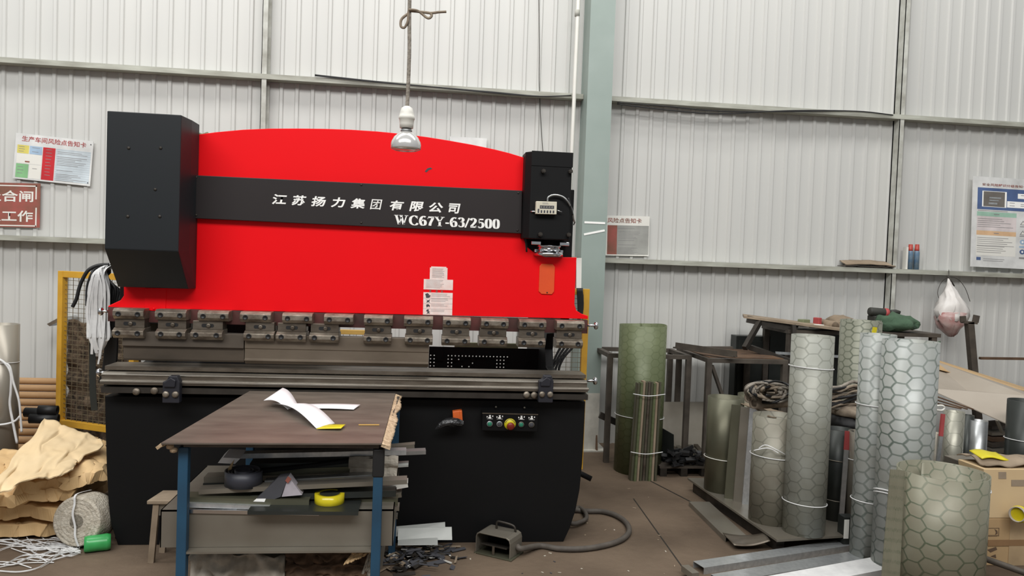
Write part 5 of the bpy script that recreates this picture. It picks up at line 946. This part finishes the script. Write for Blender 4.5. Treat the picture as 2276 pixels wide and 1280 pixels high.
# wide roll at the front, seen from above
Yd = -.88; xa, xb = P(2006, 1120, Yd).x, P(2175, 1120, Yd).x; r = (xb-xa)/2; c = V(((xa+xb)/2, Yd, 0)); h = P(2095, 1046, Yd).z
T = thing('mesh_roll', 'wide short patterned roll at the front beside the cartons, open on top', 'roll', c, 'patterned rolls'); m = MB(); L = 2*PI*r*1.75
def spir(u, v):
    a = PI*1.02+u*1.75*2*PI; rr = r*(1-.02*u) if u < .62 else r*(1-.0124-.28*(u-.62)/.38*abs(math.sin((u-.62)*5))); return c+V((rr*math.cos(a), rr*math.sin(a), v*(h+.012*noise.noise(V((u*6, v, 3))))))
m.sheet(spir, 90, 1, .004, L, h); m.build('rolled_sheet', 'hex_olive', T)
m = MB(); a_ = c+V((-r, -.01, 0)); m.prism([a_, a_+V((-.075, .03, 0)), a_+V((-.075, .034, 0)), a_+V((0, -.005, 0))], (0.02, 0, h)); m.build('loose_flap', 'hex_olive', T)
m = MB(); m.tube([c+V((r*math.cos(a)+0, r*math.sin(a)-.004, h*.905)) for a in (PI*1.74, PI*1.77, PI*1.8, PI*1.84)], .003, 6); m.build('tie_string', 'white_strap', T)
# rope heaps lying on the rolls and boards
m = MB(); Zt = P(1650, 897, .66).z
m.sheet(lambda u, v: V((P(1640, 930, .6).x+.32*u, .17+.5*v, Zt+.02-.07*u+.02*noise.noise(V((u*4, v*4, 2))))), 20, 14, .006); tag(m.build('old_board', 'dirty_cardboard'), 'dirty torn board lying on top of the olive rolls', 'board')
for i, (u0, v0, u1, v1, rr, lab) in enumerate(((1676, 896, 1760, 893, .034, 'stained canvas roll with open end under the rope heap'), (1664, 884, 1740, 880, .03, 'second stained canvas roll behind the first'))):
    a, b = P(u0, v0, .28+.1*i), P(u1, v1, .38+.1*i); m = MB(); m.lathe([(rr*.75, 0), (rr, -.01), (rr*1.05, .1), (rr*.95, .25), (rr, (b-a).length), (rr*.75, (b-a).length), (rr*.7, 0)], a, b-a, 20); tag(m.build('canvas_roll', 'old_rope'), lab, 'canvas roll')
def ropes(label, uc, vc, du, dv, Y, n, seed, mats, r=.009, nm='rope_heap'):
    random.seed(seed); m = MB()
    for i in range(n):
        m.cur = i % len(mats); pts = []; a0 = random.random()*6; ru, rv = du*random.uniform(.45, 1), dv*random.uniform(.4, 1); tl = random.uniform(-.6, .6); off = random.uniform(-.4, .4)*du
        for k_ in range(9): a = a0+k_*.62; pts.append(P(uc+off+ru*math.cos(a), vc+rv*math.sin(a)+tl*ru*.25*math.cos(a), Y+.12*math.sin(a*1.3+i)))
        m.tube(pts, r*random.uniform(.7, 1.2), 7, sub=4)
    return tag(m.build(nm, mats), label, 'rope')
ropes('tangled heap of dirty rope on the canvas rolls left of the tallest roll', 1716, 872, 46, 25, .3, 26, 41, ['old_rope', 'rope', 'black_rubber', 'rope'])
random.seed(52); m = MB()
for i in range(24):
    m.cur = i % 3; v0 = 858+i*2.2+random.uniform(-4, 4); a = P(1838, v0+random.uniform(0, 12), .25+.2*random.random()); b = P(1922, v0-random.uniform(0, 16), .3+.2*random.random()); m.tube([a, a*.66+b*.34+V((0, 0, random.uniform(-.02, .02))), a*.34+b*.66+V((0, 0, random.uniform(-.01, .03))), b], random.uniform(.006, .012), 6, sub=4)
tag(m.build('rope_heap', ['old_rope', 'black_rubber', 'rope']), 'dirty ropes and black straps heaped right of the tall middle roll', 'rope')
lump('canvas_sack', 'stained canvas sack under the ropes right of the middle roll', 'sack', 1836, 1916, 893, 925, .45, .4, 'old_rope', 5, .3)
lump('black_bag', 'limp black bag hanging below the canvas sack', 'bag', 1838, 1914, 912, 956, .42, .36, 'black_rubber', 9, .35)

xa, xb = P(1836, 950, .45).x, P(1918, 950, .45).x; m = MB(); m.span((xa, .3, PZ+.001), (xb, .62, P(1870, 951, .45).z)); tag(m.build('wooden_crate', 'rack_steel'), 'dark crate behind the dark green roll, under the black bag', 'crate')
# ------------------------------------------------------------------ far right: sloping sheet, rolls under it, cartons
q = [P(2066, 796, 1.55), P(2320, 876, 1.5), P(2292, 880, .55), P(2240, 942, .42), P(2060, 862, .85)]
T = thing('sheet_stack', 'broad grey sheet with brown edge sloping forward at the right', 'sheet', q[4]*1); m = MB(); m.prism(q, (0, 0, -.006)); m.build('grey_sheet', pm('sloping_sheet', (.42, .37, .31), .5, .1, (.34, .29, .235), 3, .5), T)
m = MB(); e = q[0]+(q[4]-q[0])*.35; e2 = q[1]+(q[2]-q[1])*.5; m.prism([q[0]+V((0, 0, .003)), q[1]+V((0, 0, .003)), e2+V((0, 0, .004)), e+V((0, 0, .004))], (0, 0, .004)); m.build('brown_board', 'cardboard', T)
for i in range(3): a, b = P(2076, 884+i*8, .7)+V((0, 0, .015)), P(2164-i*14, 914-i, .5)+V((0, 0, .012)); tag(MB().tube([a, b], .0055, 6).build('thin_rod', 'rust'), ['upper', 'middle', 'lower'][i]+' of three thin rusty rods on the sloping sheet', 'rod', 'rods on the sloping sheet')
m = MB(); m.tube([P(2064, 868, .8), P(2068, 890, .66), P(2070, 902, .5), P(2092, 901, .48), P(2099, 906, .48), P(2092, 912, .48), P(2070, 908, .5)], .007, 6, sub=5); tag(m.build('bent_wire', 'sign_cream'), 'pale bent wire end poking out below the rods', 'wire')
roll('sheet_roll', 'short dull roll just right of the green edged roll', 2066, 2093, 962, .25, 0, 'dull_sheet', 'plain rolls', 1.5, .004, vm=1000)
T = thing('marking_pole', 'pale pole with red top between the rolls under the sloping sheet', 'pole', P(2089, 1020, .18)); a, b = P(2085, 1030, .16), P(2096, 920, .2); d = b-a; a0_ = V((a.x-.03, a.y, 0)); MB().bar(a0_, a+d*.55, .022, .012, (0, 1, 0)).build('pole_shaft', 'spangle', T); MB().bar(a+d*.55, b, .023, .013, (0, 1, 0)).build('red_tip', 'faded_red', T)
roll('sheet_roll', 'dull olive roll with bright edge under the sloping sheet', 2098, 2137, 914, .38, 0, 'hex_dusty', 'plain rolls', 1.8, .004, vm=970)
roll('sheet_roll', 'black roll under the sloping sheet', 2137, 2160, 922, .48, 0, 'dark_sheet', 'plain rolls', 1.5, .004, vm=970)
roll('sheet_roll', 'grey roll tied near the bottom under the sheet corner', 2157, 2190, 934, .42, 0, 'galvanized', 'plain rolls', 1.6, .004, ties=(.2, .42), vm=970)
roll('sheet_roll', 'dark grey roll tied with string at the right picture edge', 2243, 2312, 890, .25, 0, 'dark_sheet', 'plain rolls', 1.6, .004, ties=(.68,), vm=970)
random.seed(17)
for i in range(6):
    a, b = P(2186, 946+i*13, .75-.04*i), P(2248, 938+i*13+random.uniform(-3, 8), .75-.04*i); m = MB(); m.bar(a, b, .16, .022); tag(m.build('scrap_plank', ('rack_steel', 'dull_sheet', 'rust')[i % 3]), ['topmost', 'second', 'third', 'fourth', 'fifth', 'lowest'][i]+' of the scrap boards stacked left of the dark right roll', 'board', 'scrap boards')
xa, xb = P(2190, 1010, .55).x, P(2244, 1010, .55).x; m = MB(); m.span((xa, .46, 0), (xb, .72, P(2220, 1016, .55).z)); tag(m.build('scrap_crate', 'rack_steel'), 'dark crate under the stacked scrap boards', 'crate')
m = MB(); m.bar(P(2216, 934, .4), P(2228, 962, .4), .022, .012); tag(m.build('wood_stick', 'dull_sheet'), 'short stick leaning on the scrap boards', 'stick')
def carton(label, u0, v0, v1, Y, dep, w, tilt=0.):
    a = P(u0, v1, Y); z1 = P(u0+40, v0, Y).z; T = thing('carton', label, 'carton', (a.x+w/2, Y+dep/2, max(0, a.z)), 'cartons'); return T, a.x, max(.0, P(u0+40, v1, Y).z), z1
Yc = -.42; T, x0, za, zb = carton('lower brown carton with printed arrows at the right picture edge', 2180, 1152, 1268, Yc, .4, .5)
m = MB(); m.span((x0, Yc, za), (x0+.5, Yc+.24, zb)); m.build('box_body', 'cardboard', T, .004)
m = MB(); m.span((x0+.155, Yc-.003, za), (x0+.5, Yc, zb)); m.build('side_flap', pm('flap_card', (.56, .4, .23), .8), T); m = MB(); m.span((x0+.03, Yc-.0045, za+(zb-za)*.42), (x0+.5, Yc-.003, za+(zb-za)*.55)); m.build('tape_band', pm('brown_tape', (.34, .2, .1), .35), T)
f = Fr(V((x0, Yc-.001, zb)), V((x0+.5, Yc-.001, zb)), V((x0, Yc-.001, za))); m = MB()
for (a, b, c_, d_) in ((.06, .2, .18, .21), (.06, .35, .18, .36), (.06, .47-.1, .17, .38), (.18, .2, .186, .38)): f.quad(m, a, b, c_, d_, .0006)
m.poly([f.p(*q_, .0007) for q_ in ((.13, .22), (.165, .26), (.17, .32), (.14, .345), (.15, .29))]); m.poly([f.p(*q_, .0007) for q_ in ((.06, .66), (.16, .6), (.175, .66), (.1, .72))]); m.poly([f.p(*q_, .0007) for q_ in ((.1, .8), (.16, .76), (.17, .84))]); m.build('printed_mark', pm('print_brown', (.16, .1, .06), .8), T)
m = MB(); m.span((x0+.0, Yc+.02, 0), (x0+.5, Yc+.23, za)); tag(m.build('pallet_block', 'dark_sheet'), 'dark block under the lower carton', 'block')
Yc2 = -.4; T2 = thing('carton', 'upper brown carton with tape marks standing on the lower one', 'carton', (x0+.25, Yc2+.2, zb+.001), 'cartons'); zt_ = P(2220, 1042, Yc2).z
m = MB(); fr_ = [V((x0-.0, Yc2, zt_)), V((x0+.5, Yc2, zt_)), V((x0+.5, Yc2-.02, zb+.001)), V((x0+.03, Yc2-.02, zb+.001))]; m.prism(fr_, (0, .2, 0)); m.build('box_body', pm('pale_card', (.64, .48, .28), .8, 0, (.58, .42, .235), 3, .5), T2, .004)
f = Fr(V((x0, Yc2, zt_)), V((x0+.5, Yc2, zt_)), V((x0, Yc2-.02, zb))); m = MB(); f.slab(m, .17, .06, .26, .2, 0.001, .002); m.build('tape_piece', 'dirty_cardboard', T2); m = MB(); f.slab(m, .32, .22, .9, .35, 0.001, .002); m.build('tape_piece', 'dirty_cardboard', T2)
q = P(2262, 1136, Yc2-.08); q.z = zb+.004; T = thing('tape_roll', 'yellow tape roll lying on its side in front of the upper carton', 'tape roll', q); ctr = q+V((.02, 0, .04)); ax = V((-.9, -.45, .1)).normalized()
MB().lathe([(.036, 0), (.04, 0), (.04, .05), (.036, .05), (.036, 0)], ctr, ax, 24).build('paper_core', 'dirty_rag', T); MB().lathe([(.0405, .005), (.044, .006), (.044, .03), (.0405, .031)], ctr, ax, 24).build('tape', 'yellow_tape', T)
m = MB(); m.lathe([(0, 0), (.045, .0), (.045, .05), (0, .05)], ctr+V((.07, .0, .03)), (.2, -1, .3), 24); tag(m.build('white_disc', 'white_paper'), 'white round lid beside the yellow tape roll at the edge', 'lid')
zt2 = zt_+.004; m = MB(); xa = P(2106, 1030, -.1).x
m.sheet(lambda u, v: V((xa+(x0+.42-xa)*u, -.39+.22*v, zt2+.02*(1-abs(2*v-1))+.02*noise.noise(V((u*4, v*3, 6)))+.012)), 24, 12, .006); tag(m.build('torn_cardboard', 'dirty_cardboard'), 'torn cardboard lying over the upper carton and wide roll', 'cardboard')
m = MB(); a, b = P(2182, 1030, -.33), P(2218, 1018, -.25); m.sheet(lambda u, v: V((a.x+(b.x-a.x)*u, a.y+.1*v, zt2+.032+.02*v+.008*math.sin(u*5))), 10, 5, .004); tag(m.build('yellow_wrapper', 'bright_yellow'), 'bright yellow wrapper on the torn cardboard', 'wrapper')
m = MB(); m.span((x0+.05, -.17, 0), (x0+.75, -.02, P(2260, 1027, -.17).z)); tag(m.build('grey_crate', 'dull_sheet', bevel=.004), 'grey crate behind the upper carton, only its top showing', 'crate')
a, b = P(2163, 1232, -.62), P(2290, 1277, -.72); d = (b-a).normalized(); MBp = MB(); MBp.lathe([(.01, 0), (.016, 0), (.016, .75), (.01, .75), (.01, 0)], a, d, 14); tag(MBp.build('steel_pipe', 'rack_steel'), 'dark pipe leaning in front of the cartons at lower right', 'pipe')

# ------------------------------------------------------------------ on the floor at the front right
a, b = G(1531, 1124), G(1612, 1205); w = .135; hgt = .028
T = thing('steel_channel', 'shallow rusty steel channel lying on the floor left of the pallet', 'channel', (a+b)/2); d = (b-a).normalized(); s_ = V((d.y, -d.x, 0)); s_ = s_ if s_.x > 0 else -s_
m = MB(); m.prism([a+V((0, 0, 0)), a+V((0, 0, hgt)), a+s_*w+V((0, 0, hgt)), a+s_*w, a+s_*(w-.003), a+s_*(w-.003)+V((0, 0, hgt-.004)), a+s_*.003+V((0, 0, hgt-.004)), a+s_*.003], b-a); m.build('channel_body', 'dull_sheet', T)
m = MB(); q = [G(1606, 1184, .04), G(1700, 1188, .06), G(1712, 1206, .05), G(1632, 1212, .03)]
m.sheet(lambda u, v: (q[0]*(1-u)+q[1]*u)*(1-v)+(q[3]*(1-u)+q[2]*u)*v+V((0, 0, -.012*math.sin(PI*u)+.01*u*u)), 16, 5, .003); tag(m.build('bent_plate', 'tool_steel'), 'small bent steel plate lying across the channel end', 'plate')
def plank(label, a, b, w, hgt, z, mat='spangle'):
    A_, B_ = G(*a, z+hgt), G(*b, z+hgt); d = (B_-A_).normalized(); s_ = V((d.y, -d.x, 0)); s_ = s_ if s_.y < 0 else -s_
    m = MB(); t_ = .002; O = lambda k_, zz: A_+s_*k_+V((0, 0, zz-hgt))
    m.prism([O(0, 0), O(0, hgt), O(w, hgt), O(w, 0), O(w-t_, 0), O(w-t_, hgt-t_), O(t_, hgt-t_), O(t_, 0)], B_-A_); return tag(m.build('galvanized_profile', mat), label, 'profile', 'galvanized profiles on the floor')
plank('farthest galvanized profile on the floor, beside the long pallet', (1541, 1247), (1886, 1196), .088, .035, .0)
plank('second galvanized profile, across a dark slit from the farthest one', (1580, 1276), (1912, 1222), .1, .035, .0)
plank('nearest pale galvanized profile lying on top at the bottom edge', (1690, 1283), (1938, 1238), .14, .03, .037, 'white_strap')
m = MB(); a, b = G(1522, 1262, .035), G(1546, 1280, .035); m.bar(a, b, .04, .03); tag(m.build('end_piece', 'dull_sheet'), 'short dull end piece at the left end of the profiles', 'profile')
# tidy helper property
for o in bpy.data.objects:
    if '_w' in o: del o['_w']
